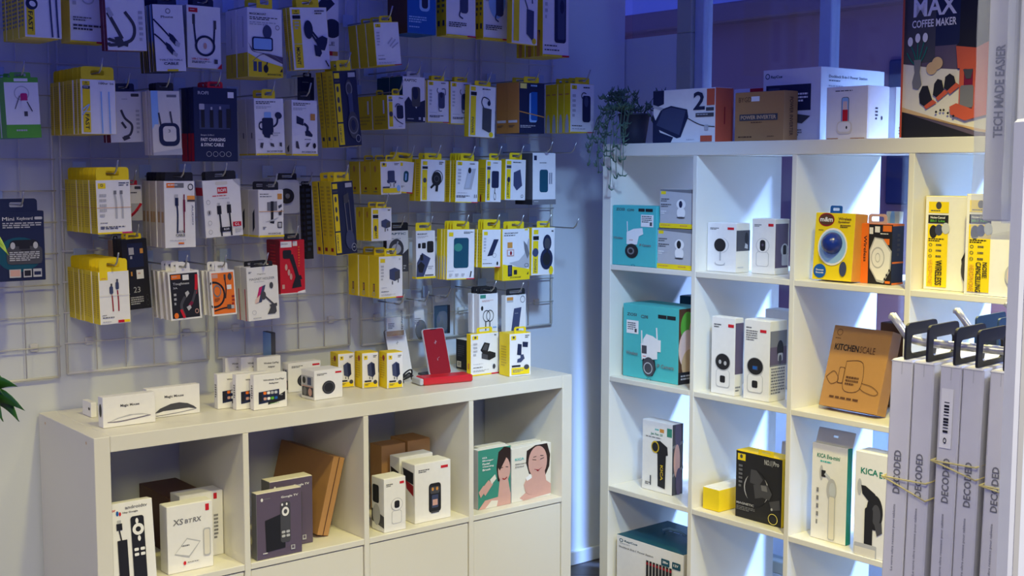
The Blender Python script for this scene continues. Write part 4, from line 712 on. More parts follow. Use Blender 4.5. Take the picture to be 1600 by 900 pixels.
rest('camera_box', 'white camera box standing right behind the doorbell camera box', 'W', F1, z, 624, 716, 676, None, d=0.112, t=0.05, front=c1, left='p K 10 18 90 24 90 44 20 40', top='x P 20 60 30 14 1')
wom = 'r 0 0 100 100 %s;p H 56 34 62 8 80 0 100 4 100 40 92 60 60 58;e 80 40 19 22 P;p P 66 56 92 56 100 84 60 88;p H 58 30 66 10 96 4 84 22 66 40;l H 1.5 68 36 76 35;l H 1.5 84 35 92 36;l r 2.6 74 54 81 56 88 53;p P 0 100 20 86 60 84 100 80 100 100;p w 20 100 40 88 60 90 56 100;'
wb = wom % 'Q' + 'tb W 12 12 14 3 KICA;tb W 12 17 34 3.4 Massager;tb W 12 22 22 3.4 Facial;tb W 12 27 34 3.4 Cleansing;tb W 12 32 24 3.4 Brush;p P 8 66 30 52 44 60 20 78;p P 0 70 14 60 28 64 6 80;p w 34 52 50 44 54 52 40 60'
wa = 'r 0 0 100 100 w;p H 36 30 38 8 60 0 90 0 98 22 96 44 86 60 44 52;e 66 32 24 30 P;p P 52 50 84 50 88 70 100 78 100 96 30 100 20 94 50 78;l H 1.2 52 26 62 28;l H 1.2 72 28 82 26;l H 1.2 54 22 62 21;l H 1.2 72 21 80 22;p W 58 46 66 50 76 45 68 48;p r 56 44 66 50 78 43 67 47;l P 1.4 68 28 69 38;p P 30 70 40 54 56 62 48 92 34 84;p W 34 58 46 52 50 60 38 64;tb T 8 18 22 4.5 KICA;tb k 8 28 28 2.6 Skincare;tb k 8 33 22 2.6 Device'
rest('beauty_device_box', 'green photo box showing a dark-haired woman beside her raised hand', 'W', F1, z, 747, 705, 797.5, 797.5, t=0.028, mats=dict(l='g', r='w'), front=wb)
rest('beauty_device_box', 'pale photo box showing a smiling woman holding a device', 'W', F1, z, 799, 702.5, 860.5, 786.5, t=0.028, mats=dict(l='g'), front=wa)
for i, (a, b_, y0) in enumerate(((748, 790, 699), (799, 845, 695))):
    rest('beauty_device_box', ('second boxed device, just behind the green photo box', 'second boxed device, just behind the pale photo box')[i], 'w', F1, z, a, y0 + 1, b_, None, d=(0.095, 0.10)[i], t=0.03, seam=False)

# ================================================================== TALL SHELF, TOP BOARD
z = Z2
def pot_plant():
    c = F2.p(along(987, 200, F2.p(0, 0.075, 0), F2.e), 0.085, z)
    root = empty('potted_plant', Matrix.Translation(c + Vector((0, 0, 0.0006))), 'trailing succulent in a dark pot on the left end of the tall shelf', 'plant')
    mb = MB(); mb.lathe([(0, 0), (0.036, 0), (0.042, 0.04), (0.049, 0.088), (0.051, 0.088), (0.051, 0.094), (0.046, 0.094), (0.043, 0.082), (0, 0.080)], mat('potdark', (38, 42, 62), 0.5), 28); mb.build('pot', root)
    rg = random.Random(5); mb = MB(); g1 = mat('plantgreen', (74, 104, 84), 0.6)
    dv = (F2.n * -1)
    def stem(pts):
        def cl(v):
            u_, d_ = (v + c - F2.o).dot(F2.e), (v + c - F2.o).dot(F2.n)
            if v.z < 0.006 and u_ > -0.006 and d_ > -0.006: v = v + (F2.n * (-0.006 - d_) if d_ < u_ or d_ < 0.1 else F2.e * (-0.006 - u_))
            return v
        pts = [cl(v) for v in pts]; mb.tube(pts, 0.0011, g1, 5)
        for p, t in zip(pts[1:], [pts[i + 1] - pts[i] for i in range(len(pts) - 1)]):
            for _ in range(2):
                d = Vector((rg.uniform(-1, 1), rg.uniform(-1, 1), rg.uniform(-0.2, 0.9))).normalized() * rg.uniform(0.012, 0.022)
                m_ = p + d * 0.5 + Vector((0, 0, -0.002)); mb.tube([p, cl(m_), cl(p + d + Vector((0, 0, 0.004)))], [0.0016, 0.0027, 0.0006], g1, 5)
    left = F2.e * -1
    for k in range(26):
        a = rg.uniform(0, 2 * pi); d = Vector((cos(a), sin(a), 0)) * 0.6 + left * 0.22 + dv * 0.34
        d.normalize(); L = rg.uniform(0.03, 0.095); drop = rg.choice((0, rg.uniform(0.03, 0.09), rg.uniform(0.05, 0.17)))
        if d.dot(dv) < 0.25 and d.dot(left) < 0.7: drop = min(drop, 0.03)
        p = Vector((cos(a), sin(a), 0)) * 0.03 + Vector((0, 0, 0.092)); pts = [p]; n = 7
        reach = max(L, 0.075 if drop > 0.05 else 0); reach = max(reach, 0.115 if drop > 0.09 and d.dot(left) < .7 else 0)
        for i in range(1, n + 1):
            f = i / n; zz = 0.03 * sin(pi * min(1, f * 1.3)) * (1 if drop else 1.6) - drop * f * f + (0.05 * f if not drop else 0)
            pts.append(p + d * reach * (1 - (1 - f) ** 1.6) + Vector((rg.uniform(-.003, .003), rg.uniform(-.003, .003), zz)))
        stem(pts)
    for f_, dr, rc in ((-0.35, .11, .124), (-0.15, .14, .120), (0.1, .07, .118), (-0.5, .06, .130), (0.3, .09, .124), (-0.25, .05, .122), (0.0, .04, .117), (-0.62, .10, .138)):
        d = (left * f_ + dv).normalized(); p = d * 0.03 + Vector((0, 0, 0.092)); pts = [p]
        for i in range(1, 9):
            f = i / 8; pts.append(p + d * (rc - 0.03) * min(1, f * 1.8) ** 0.8 + Vector((rg.uniform(-.003, .003), rg.uniform(-.003, .003), 0.022 * sin(pi * min(1, f * 1.6)) - (dr + 0.09) * max(0, f - 0.5) / 0.5)))
        stem(pts)
    mb.build('foliage', root)
pot_plant()
rest('charger_box', 'orange-sided box showing a dark square device and a large 2', 'W', F2, z, 1021, 143, 1118.5, None, d=0.03, xs=1146, mats=dict(r='X', l='X'),
     front='p N 0 0 18 0 18 26 0 34;p N 0 44 0 100 30 100 34 90 12 80;p N 14 36 30 30 56 38 58 52 46 90 40 92 2 70 2 62;p n 16 38 30 33 54 40 44 86 6 66;p g 0 26 18 34 14 38 0 32;l K 1 56 54 78 68 100 72;tb N 66 6 18 34 2;r 87 2 12 30 X;r 86 36 12 6 k;r 70 46 28 7 k;x g 72 48 24 3 1;r 84 68 6 10 g;r 78 88 18 11 X;x g 56 94 18 2 1', right='r 48 35 6 32 r')
rest('power_inverter_box', 'brown carton reading POWER INVERTER on the tall shelf', 'C', F2, z, 1149, 146, 1225.5, None, d=0.05, xs=1247,
     front='t c 8 10 26 10 BYGD;r 34 9 17 10 W;r 10 45 78 13 k;tb A 13 47.5 72 8 POWER INVERTER;x c 34 61 32 3 1;x c 8 90 40 4 1;x c 68 90 20 2 1', right='vb c 40 12 26 78 POWER INVERTER')
rest('router_box', 'white box with a red top corner behind the brown carton', 'W', F2, z, 1147, 140.5, 1193, None, d=0.22, t=0.08, mats=dict(l='w'), front='r 55 0 45 12 R')
rest('power_station_box', 'large white box with a dark photo, behind the phone stand box', 'W', F2, z, 1193, 111, 1283, None, d=0.115, xs=1382, yaw=0,
     front='o 8 9 4 4 30 D;tb D 14 8 20 5 RayCue;r 6 22 78 36 N;r 10 26 20 30 n;x W 55 34 24 14 3;p k 40 60 84 66 70 76 40 72;r 6 78 30 10 g;x G 50 84 20 10 3', right='tb G 12 10 60 4 Docklock 8-in-1 Power Station;x G 12 17 24 3 1;x g 12 24 22 14 4')
rest('phone_stand_box', 'small white box showing a phone on a white round dock', 'W', F2, z, 1292, 137.5, 1356, None, d=0.03, xs=1390,
     front='x k 22 7 60 3 1;r 8 18 12 9 W;u 38 20 18 50 5 K;u 39 21 16 48 4 L;p p 42 28 52 28 53 50 41 50;p R 41 44 54 44 54 68 41 68;u 28 66 36 24 8 w;u 30 68 32 18 8 W;e 52 78 2 3 K;r 4 98 28 1.4 C;r 62 98 34 1.4 C', right='x k 36 40 12 26 4;e 66 60 4 4 k')
rest('phone_stand_box', 'second white box standing close behind the small dock box', 'W', F2, z, 1357, 139, 1400, None, d=0.15, t=0.09, right='x k 20 76 14 16 3', mats=dict(r='w'))
A = hit(1420, 211, F2.p(0, 0.02, 0), F2.n)
rest('coffee_maker_box', 'tall box reading MAX COFFEE MAKER with an orange machine', 'E', F2, z, 1415, -25, 1590, None, d=0.02, t=0.13, mats=dict(l='X', f='N', r='X'),
     front='r 0 0 100 100 E;r 28 8 24 34 N;r 0 0 30 52 k;r 52 0 48 42 K;p w 0 52 30 56 80 60 100 62 100 100 70 97 0 80;p A 0 80 72 97 100 100 100 100 0 83;p K 0 83 70 100 0 100;tb W 9 10.5 40 12 MAX;tb W 8 24.5 41 5 COFFEE MAKER;'
           'l v .8 14 54 11 46 7 40;l v .8 14 54 14 46 14 38;l v .8 14 54 18 44 20 38;l v .8 13 54 8 50 4 45;l v .8 15 54 20 48 23 42;e 7 38 2.4 3 W;e 14 36 2.4 3 W;e 21 36 2.4 3 W;p G 11 50 18 50 17 58 19 66 16 69 11 68 10 64 12 58;e 28 56 5 4 A;e 33 53 5 4 A;'
           'p K 18 78 17 72 20 67 25 67 28 73 30 77 22 80;p X 22 80 30 76 34 78 24 82;p K 30 73 31 66 34 63 38 64 40 70 34 75;p X 33 75 41 70 44 72 35 77;p K 40 69 41 62 45 60 49 62 51 67 44 71;p X 43 71 51 66 55 68 46 73;'
           'r 56 56 14 26 F;p X 50 43 68 45 84 40 84 56 70 59 52 57;p K 50 43 62 34 84 30 84 39 68 45;p X 54 57 58 57 58 82 54 82;p X 66 58 84 55 84 84 66 87;p k 57 58 66 58 64 64 60 64;u 55 68 12 14 2 G;p X 46 81 52 79 70 84 84 82 84 86 60 90 47 86;e 34 84 1 .8 K;e 38 83 1 .8 K;e 41 83 1 .8 K;e 45 85 1 .8 K;e 50 87 1 .8 K;r 0 0 2 100 X')

# ================================================================== TALL SHELF, FIRST ROW
z = Z2 - 0.3745
def cam_front(dish=False):
    return 'x k 10 10 30 5 2;r 70 8 22 5 R;'
rest('camera_box', 'teal box with a white outdoor camera and price sticker, upper left cell', 'T', F2, z, 957.5, 321, 1026, None, d=0.006, t=0.06,
     front='ti k 8 4 20 4.5 ZOSI;tb k 34 5 16 4 C290;r 60 4 14 5 K;r 76 4 16 5 K;r 66 14 28 20 W;x k 68 16 22 12 4;r 86 26 5 6 k;l W 2 36 44 35 26;p W 34 44 50 38 70 36 72 46 62 50 58 64 34 64;x P 40 56 12 3 1;e 46 75 15 12 K;o 44 75 8 6 40 G;tb G 4 52 22 4 Wireless;tb G 64 62 26 4 IP Camera;o 50 99 4 2 20 D')
sc = 'r 0 0 100 100 g;p G 0 0 100 0 100 30 40 40 0 60;p g 0 4 100 10 100 60 0 60;r 3 5 14 8 Y;x k 3 24 24 10 2;x k 3 38 30 10 2;x W 3 56 16 10 2;u 50 48 24 24 8 W;e 62 38 13 13 W;e 61 38 6 10 K;e 62 72 12 2 k;r 0 88 100 12 Y;x J 4 92 40 4 1;x J 60 92 30 5 1'
rest('camera_box', 'grey and yellow small camera box, lower of the stacked pair', 'W', F2, z, 1028, 357, 1084, None, d=0.012, t=0.07, mats=dict(l='J', b='Y'), front=sc, seam=False)
Atmp = hit(1028, 357, F2.p(0, 0.012, 0), F2.n); ztop = Atmp.z + 0.0025
rest('camera_box', 'grey and yellow small camera box, upper of the stacked pair', 'W', F2, ztop, 1032, 296, 1086, None, d=0.014, t=0.07, mats=dict(l='J', b='Y'), front=sc.replace('e 61 38 6 10 K', 'e 61 38 5 9 N'), seam=False)
rest('camera_box', 'white box with a round black camera on a thin stand', 'W', F2, z, 1104.5, 348, 1151, 423.3, xs=1172, mats=dict(r='w'), front=cam_front() + 'e 51 45 24 15 g;e 49 45 24 15 W;e 45 45 20 13.6 K;r 44 58 5 20 g;e 46 82 18 4.6 g;e 46 81 16 4 W', right='r 0 14 100 42 k;e 74 30 14 12 K;p g 66 40 84 44 84 52 60 50;x g 10 88 60 4 1')
rest('camera_box', 'white box with a white swivel camera, right of the round black camera box', 'W', F2, z, 1174, 342, 1212, 427, xs=1234, mats=dict(r='w'), front=cam_front() + 'u 20 60 54 26 8 g;u 22 60.5 50 25 8 W;e 48 48 28 13.4 g;e 48 48 26 12.6 W;u 36 38 24 20 10 K;e 48 47 5 2.4 E', right='r 0 8 90 80 E;e 66 56 26 12 g;u 54 47 24 18 8 K;u 46 64 44 20 6 g')
# speaker box with a round window
o = rest('speaker_box', 'yellow box with a round window onto a blue speaker, blue header tab', 'Y', F2, z, 1271, 335, 1333, None, d=0.03, t=0.055, lean=4, tab='B', tabh=0.02, tabw=0.3, tabkind='slot', mats=dict(f='Y', r='J'),
         front='e 28 10 20 10 r;e 28 10 18 8 c;tb W 12 6 32 7 m&m;tb c 58 6 32 4 Wireless;tb c 58 11 30 4 Speaker;x c 64 17 26 5 2;x c 10 25 18 2 1;o 48 50 37 28 14 W;e 48 50 34 25 L;e 20 87 16 10.5 B;tb W 10 84 20 2.6 Sweet;tb W 10 88 20 2.6 Sounds;e 78 82 9 11 n')
sp = MB(); sp.lathe([(0, .030), (.011, .028), (.022, .020), (.029, .006), (.029, -.003), (.025, -.003)], mat('speakerblue', (24, 48, 130), 0.25), 28); sp.build('blue_speaker', o, Matrix.Translation((-0.001, -0.0035, 0.098)) @ Matrix.Rotation(pi / 2, 4, 'X'))
rest('charger_box', 'orange and black box with a white eight-sided charger plate', 'K', F2, z, 1347, 349.5, 1395, None, d=0.07, xs=1413, tab='P', tabh=0.026, tabw=0.6, tabkind='loop', mats=dict(l='O', r='N', t='O'),
     front='r 0 0 24 100 O;vb K 8 20 10 44 Wireless;r 26 6 12 11 W;r 44 4 16 10 W;r 70 2 28 10 O;x W 62 15 36 3 1;r 74 24 18 10 O;p g 44 22 72 24 100 44 98 76 76 98 54 96 30 74 28 44;p W 46 24 70 26 96 46 94 74 74 94 54 92 32 72 31 46;o 56 56 22 18 14 g;o 56 56 8 8 20 g;r 92 74 5 4 K;r 84 82 5 4 K;r 78 89 5 4 K;r 82 94 16 4 O',
     right='r 0 0 100 3 O;r 0 62 100 3 O;r 0 97 100 3 O;x k 40 16 24 40 5')
rest('cable_box', 'small greenish card box leaning behind the orange and black box', 'w', F2, z, 1382, 331, 1402, None, d=0.2, t=0.02, front='e 50 20 20 24 L', lean=3)
hp = 'r 6 6 36 12 Y;e 24 10 5 4 k;x k 10 15 24 2 1;r 6 20 36 9 K;tb W 10 21.5 26 2.4 Noise-Cancel;tb V 10 25 26 2.6 UP;r 6 30 36 67 Y;e 16 38 7 7 K;e 26 36 7 6 n;e 38 34 7 6 S;x K 8 45 28 4 2;o 12 52 3 1.6 30 k;x k 22 51 14 3 1;o 12 58 3 1.6 30 k;x k 22 57 14 3 1;o 12 64 3 1.6 30 k;x k 22 63 14 3 1;'
rest('headphone_box', 'large white box reading WIRELESS HEADPHONES, left of the two', 'W', F2, z, 1447, 306.5, 1536, None, d=0.05, t=0.085, mats=dict(l='Y', t='y', r='Y'),
     front=hp.replace('UP', 'Bh1 Lite') + 'v J 9 68 8 28 HEADPHONES;vb K 22 68 12 27 WIRELESS;p K 86 90 72 80 68 66 74 58 78 40 90 24 100 14 100 90;e 82 76 14 16 k', seam=False)
rest('headphone_box', 'large white box reading NOISE CANCELLING HEADPHONES, right of the two', 'W', F2, z, 1511, 303.5, 1608, None, d=0.008, t=0.036, mats=dict(l='Y', t='y', r='Y'),
     front=hp.replace('UP', 'Bh1 NC') + 'v J 9 70 8 27 HEADPHONES;vb K 20 67 9 30 CANCELLING;vb K 31 67 8 15 NOISE;p g 76 60 78 40 90 20 100 16 100 70 80 74;o 84 78 16 12 60 g;e 84 78 12 14 p', seam=False)
rest('headphone_box', 'yellow box at the back left of the headphone cell', 'Y', F2, z, 1434, 316, 1450, None, d=0.2, t=0.05, tab=None)

# ================================================================== SECOND ROW
z = Z2 - 0.727
rest('camera_box', 'large teal box with a white twin-antenna camera, reading IP Camera', 'T', F2, z, 973, 473.7, 1061, 586.5, t=0.13,
     front='ti k 7 12 18 4 ZOSI;tb k 33 13 13 4.5 C298;r 64 10 15 5 K;r 80 10 15 5 K;r 7 22 22 18 W;x k 9 25 15 11 4;r 22 33 4 5 k;l W 2.4 36 56 35 34;l W 2.4 64 54 62 28;p W 38 46 44 38 56 40 64 44 64 70 52 72 36 68;r 62 44 8 16 W;p W 34 52 46 50 48 70 36 74;r 36 54 9 11 k;x R 38 68 8 2 1;p K 38 72 60 72 62 84 56 94 44 94 38 84;e 49 82 11 13 k;o 48 84 8 8 18 g;tb G 7 64 22 5 Wireless;tb G 64 76 30 5 IP Camera;o 50 99 4 2 20 D',
     right='r 0 0 100 100 c;e 30 24 24 20 V;e 60 34 26 24 P;e 30 54 30 26 p;e 76 60 20 30 k;e 40 74 30 20 A;r 0 84 100 16 K;x g 8 88 60 8 2')
rest('camera_box', 'dark teal box lying behind the large teal camera box', 'D', F2, z, 1062, 462, 1100, None, d=0.27, t=0.10)
tf = 'x k 10 9 30 6 2;r 70 8 24 4 R;'
rest('camera_box', 'tall white camera box, left of two in the second cell', 'W', F2, z, 1110.5, 494, 1149.5, 613, xs=1162, mats=dict(r='w'), front=tf + 'u 22 68 58 23 10 g;u 24 68 54 22 10 W;e 50 58 33 11.6 g;e 50 57.6 30 10.4 K;e 39 58 6 2.8 g;e 61 59 6 2.8 g;u 40 75.5 22 9 5 K', right='r 0 6 100 66 E;x G 10 88 60 8 2')
rest('camera_box', 'tall white camera box with a blue lens screen, right of two', 'W', F2, z, 1161, 498.5, 1204, 622, xs=1230, mats=dict(r='w'), front='x k 8 9 30 3 1;x G 8 13 44 14 5;r 62 11 24 3.6 R;u 16 68 60 23 10 g;u 18 68 56 22 10 W;e 46 58 33 11.8 g;e 46 57.6 30 10.6 K;r 36 57 20 5 n;r 37 57.6 16 3.6 B;u 35 75.5 22 9 5 K', right='r 0 12 100 44 G;r 0 32 100 22 E;e 60 36 20 12 K;u 46 40 30 10 6 g;e 60 48 9 6 k;x G 8 58 80 34 9')
rest('router_box', 'small white box at the back behind the tall camera boxes', 'W', F2, z, 1196, 483, 1236, None, d=0.24, t=0.06, front='e 40 20 4 6 k;e 62 20 4 6 k')
rest('kitchen_scale_box', 'brown box reading KITCHENSCALE, leaning back', 'C', F2, z, 1279, 517, 1373, 639, t=0.042, lean=16, yaw=-2,
     front='o 12 8 5 4 14 c;x c 6 15 14 1.6 1;tb K 8 22 42 8 KITCHEN;t c 52 22 26 8 SCALE;l c .8 34 42 62 42 64 74 36 76 34 42;u 24 50 10 20 2 c;u 25 51 8 18 2 C;x c 38 60 22 12 3;l c .8 4 64 16 56 26 66 14 72 4 64;l c .8 64 72 74 76 90 78 96 74 84 68 66 66;x c 16 86 72 4 1;', seam=True)
rest('carton', 'dark brown box behind the kitchen scale box', 'c', F2, z, 1376, 504, 1416, None, d=0.23, t=0.08)

# ================================================================== THIRD ROW
z = Z2 - 1.0795
rest('fan_box', 'white box showing a black handheld jet fan', 'W', F2, z, 1003, 654.5, 1051.5, 762.5, xs=1068, mats=dict(r='k'),
     front='x T 42 10 18 4 1;r 58 9 14 5 J;r 82 6 16 12 Q;tb Q 28 16 40 4 Jet Fan 2S;x G 12 22 74 2 1;p K 40 28 60 26 84 33 86 44 72 47 44 44;e 44 36 13 8.6 j;e 44 36 10 6.6 K;p K 52 42 80 45 78 93 54 91;vb j 62 60 9 22 KICA;r 28 78 4 14 k;x k 12 88 16 5 2', right='p G 0 30 100 24 100 28 0 34;p G 0 70 100 60 100 64 0 74;e 50 14 30 20 E;e 40 52 30 24 P;e 60 82 30 20 E')
rest('phone_holder_box', 'yellow box with a white top lying in the third-row cell', 'Y', F2, z, 1098, 760, 1124, 794, t=0.15, yaw=0, mats=dict(t='W'), top='u 44 34 26 44 6 K;x k 20 10 50 8 2;x P 20 4 20 3 1')
rest('phone_mount_box', 'black box with yellow edges showing a car holder, reading NO.1', 'K', F2, z, 1148.5, 702.5, 1223.5, 806, t=0.06, mats=dict(t='Y', l='Y', r='Y', u='Y'), tab='Y', tabh=0.016, tabw=0.32, tabx=0.14,
     front='r 4 4 17 10 Y;e 12 8 3 3 k;tb g 62 5 14 8 NO.1;r 78 5 .8 9 g;tb g 81 5 12 7 Pro;o 46 52 27 23 8 g;e 46 52 24 26 K;p k 34 24 46 24 60 36 52 46 32 44;p k 40 46 70 42 80 54 74 64 60 62 44 66;p G 56 44 68 44 70 52 58 52;p k 74 66 96 60 98 74 80 78;e 80 76 2 2 g;tb g 4 76 38 3.4 MAGNETIC;x G 4 82 40 7 3;o 83 90 10 8 10 y;x G 8 20 8 36 6')
rest('gimbal_box', 'white box with green side reading KICA Eva-mini, grey flap on top', 'W', F2, z, 1266, 690, 1325.5, 838.5, xs=1333, mats=dict(r='v', t='g'),
     front='ti v 14 10 64 4.5 KICA Eva-mini;x T 24 17 44 3 1;e 28 30 5 8 g;r 28 27 12 7 K;l S 7 38 30 50 34 58 40;e 58 46 14 12 g;e 60 46 9 8 S;u 50 52 19 46 4 g;u 52 53 15 44 4 w;x G 16 46 6 42 5', seam=False)
A = hit(1266, 838.5, Vector((0, 0, z)), Vector((0, 0, 1))); 
kb = bpy.data.objects['gimbal_box']; wk = along(1325.5, 760, A, F2.e); hk = hit(1266, 690, A, F2.n).z - z
mb = MB(); mb.ring(rrect(0, 0.02, wk / 2, 0.021, 0.003), rrect(0, 0.022, 0.008, 0.003, 0.002), 0, 0.001, mat('g')); mb.build('grey_flap', kb, Matrix.Translation((0.004, 0.012, hk + 0.001)) @ Matrix.Rotation(R(-20), 4, 'X'))
rest('gimbal_box', 'white box with a black handheld stabiliser, reading KICA Evo', 'W', F2, z, 1332.5, 703, 1396, 864, t=0.06, mats=dict(r='v'),
     front='tb v 16 15 46 6 KICA;tb v 66 16 26 6 Evo;e 14 34 6 8 g;p K 18 32 30 32 56 38 64 44 60 52 44 48 22 40;e 56 56 22 17 K;e 60 58 12 10 k;u 30 52 22 44 8 K;p k 56 66 76 64 78 74 64 78;u 4 88 60 18 3 g;u 5 92 56 8 2 w', seam=False)
rest('cable_box', 'white wire-tied pack peeking over the black box with yellow edges', 'W', F2, z, 1216, 692, 1236, None, d=0.2, t=0.02, lean=5)

# ================================================================== FOURTH ROW
z = 0.038
rest('power_station_box', 'white box with a blue lid and carry handle, bottom left cell', 'W', F2, z, 964, 834.5, 1069, None, d=0.02, t=0.235, mats=dict(t='D', r='w'),
     front='o 7 8 3 3 34 D;tb D 12 6 20 4 RayCue;x g 5 12 22 2 1;tb G 4 17 52 3 Docklock 8-in-1 Power Station;u 68 16 12 11 1 D;tb W 70 19 8 4 280w;u 84 16 12 11 1 D;tb W 86 19 7 4 12V;' + ''.join('r %d 27 3.4 40 K;r %d 30 3.4 4 r;' % (46 + 5 * i, 46 + 5 * i) for i in range(8)), top='x L 20 34 60 6 1', seam=False)
ps = bpy.data.objects['power_station_box.001']; hp_ = max(v.co.z for v in ps.data.vertices)
mb = MB(); mb.tube([(-0.05, 0.12, hp_), (-0.047, 0.115, hp_ + 0.012), (-0.02, 0.11, hp_ + 0.024), (0.03, 0.11, hp_ + 0.024), (0.057, 0.115, hp_ + 0.012), (0.06, 0.12, hp_)], 0.005, mat('handleblue', (110, 150, 176), 0.4), 8); mb.build('carry_handle', ps)

# ================================================================== FOREGROUND HANGING BOXES
phi = R(45)
hdir = Vector((-cos(phi), sin(phi), 0)); back = Vector((cos(phi), sin(phi), 0))   # along the hook tip; away from the camera
def at(px, py, Y): r = ray(px, py); return C0 + r * (Y / r.y)
TIP = at(1393, 560, 0.98)
DEC = 'q G 26 34 17 17.5 DECODED;x'
FG = []
def screen_box(px, py, pr, Y, label, ang=0, txt=True, sticker=False):
    P0_ = at(1393, 560, 0.985); s = -hdir             # s runs right and nearer
    P = P0_ + s * along(px, 560, P0_, s); wv = along(pr, py, P, s)
    hgt = 0.262; M = Matrix((( s.x, back.x, 0, P.x), (s.y, back.y, 0, P.y), (0, 0, 1, P.z - hgt), (0, 0, 0, 1))) @ Matrix.Translation((0, 0, hgt)) @ Matrix.Rotation(R(ang), 4, 'Y') @ Matrix.Translation((0, 0, -hgt))
    mb = MB(); mb.box(0, 0, 0, wv * 0.97, 0.135, hgt, mat('lilacwhite', (214, 212, 214), 0.4), 0.0012); o = mb.build('screen_protector_box', None, M); tag(o, label, 'box', 'screen protector boxes on the near hook')
    sp = 'qb G 36 28 34 13.5 DECODED;' if txt else ''
    sp += 'q G 42 45 15 21 Le verre ultra resistant pour tablette;' if txt else ''
    sp = 'r 0 0.4 100 0.25 g;r 52 0.4 3 4 g;' + sp
    if sticker: sp += 'r 14 7 56 18 W;' + ''.join('r 30 %.1f 24 %.1f K;' % (11 + i * 0.95, 0.34 + (i * 7 % 4) * 0.12) for i in range(10)) + 'o 42 22.6 8 0.9 40 K;'
    m2 = MB(); draw(m2, sp, wv * 0.97, hgt, lambda x, y, L: (x, -0.0003 - OFF * L * 0.5, y)); m2.build('printed_spine', o)
    m3 = MB(); outer = rrect(0.046, 0, 0.026, 0.0155, 0.005); inner = rrect(0.046, -0.002, 0.018, 0.0075, 0.004)
    k = len(outer); V = [(wv * .5, y, hgt + 0.0135 + zz) for y, zz in outer] + [(wv * .5, y, hgt + 0.0135 + zz) for y, zz in inner]
    V += [(wv * .5 + 0.002, b_, c_) for a_, b_, c_ in V]
    F_ = []
    for i in range(k):
        j = (i + 1) % k; F_ += [[i, j, k + j, k + i], [2 * k + i, 3 * k + i, 3 * k + j, 2 * k + j], [i, 2 * k + i, 2 * k + j, j], [k + i, k + j, 3 * k + j, 3 * k + i]]
    m3.add(V, F_, mat('K')); m3.build('hang_tab', o, Matrix.Translation((0, -0.018, 0)))
    return o, P, wv
spec = [(1393, 560, 1427, 0.985, 'near white box, first from the left on the close hook'), (1428, 563, 1461, 0.965, 'near white box, second from the left on the close hook'),
        (1470, 571, 1504, 0.945, 'near white box with a long barcode sticker'), (1505, 573, 1539, 0.925, 'near white box, directly right of the barcode box'), (1548, 587, 1582, 0.90, 'near white box, rightmost and half hidden by the white post')]
for i, (a, b_, c_, Y, lb) in enumerate(spec): FG.append(screen_box(a, b_, c_, Y, lb, ang=1.0, sticker=(i == 2)))
band_m = mat('rubberband', (214, 200, 130), 0.5)
for i0, i1, zz, tl, lb in ((0, 1, 0.096, 0.014, 'yellowish rubber band around the left pair of near boxes'), (2, 3, 0.076, 0.010, 'yellowish rubber band around the barcode box pair'), (4, 4, 0.089, 0.003, 'yellowish rubber band around the rightmost near box')):
    P = FG[i0][1]; Q = FG[i1][1]; s = -hdir; w_ = (Q - P).dot(s) + FG[i1][2]; m = MB(); off = -0.0028
    for dz in (0, tl):
        loop = [P + back * off + Vector((0, 0, -zz)) - s * 0.001, P + s * w_ * 0.5 + back * off + Vector((0, 0, -zz - dz * 0.5)), P + s * w_ + back * off + Vector((0, 0, -zz - dz))]
        loop = [v - back * 0.001 - s * 0.0026 for v in loop] + [P + s * (w_ - 0.0004) + back * 0.139 + Vector((0, 0, -zz - dz)), P - s * 0.0031 + back * 0.139 + Vector((0, 0, -zz)), P - s * 0.0031 + back * off + Vector((0, 0, -zz))]
        m.tube(loop, 0.0007, band_m, 6)
    o = m.build('rubber_band'); tag(o, lb, 'rubber band')
# heavy metal hooks reaching left out of the near fixture
bigm = mat('brushed', (196, 194, 188), 0.34, 0.55, noise=0)
sdir = -hdir
def big_hook(B, L, label):
    m = MB(); up = Vector((0, 0, 1)); tip = B - sdir * 0.017 + up * 0.019
    m.tube([tip, tip * .5 + B * .5 + Vector((0, 0, -0.0005)), B - sdir * 0.003 + up * 0.002, B + sdir * 0.003, B + sdir * 0.012 - up * 0.001, B + sdir * L - up * 0.001], 0.0034, bigm, 12)
    m.lathe([(0, 0.002), (.002, .0015), (.0036, -.001), (.0034, -.003)], bigm, 12, tip)
    o = m.build('display_hook'); tag(o, label, 'hook'); return o
B0 = FG[0][1] + back * 0.028 + Vector((0, 0, 0.0125)) + sdir * 0.002
big_hook(B0, 0.15, 'thick metal hook carrying the five near white boxes, tip bent up')
B1 = at(1522, 519, 1.12); big_hook(B1, 0.13, 'thick metal hook behind the black tabs, middle one of three')
B2 = at(1600, 507, 1.20); big_hook(B2, 0.08, 'thick metal hook half hidden at the right edge')
for i, (k, lb) in enumerate(((0.014, 'dark blue headed pack on the middle metal hook, nearest its tip'), (0.034, 'dark headed pack on the middle metal hook, partly cut by the post'))):
    P = B1 + sdir * k - Vector((0, 0, 0.001)); m = MB()
    M = Matrix(((back.x, sdir.x, 0, P.x), (back.y, sdir.y, 0, P.y), (0, 0, 1, P.z), (0, 0, 0, 1)))
    m.ring(rrect(0, 0.002, 0.030, 0.017, 0.004), rrect(0, 0.0, 0.011, 0.0055, 0.003), 0, 0.002, mat('slate')); r_ = m.build('hanging_pack', None, M); tag(r_, lb, 'package')
    m = MB(); m.box(-0.034, -0.004, -0.13, 0.034, 0.008, -0.0155, mat('w'), 0.001); m.build('card', r_)
    m = MB(); m.box(-0.030, -0.0046, -0.034, 0.030, -0.0042, -0.020, mat('Y')); m.build('printed_stripe', r_)
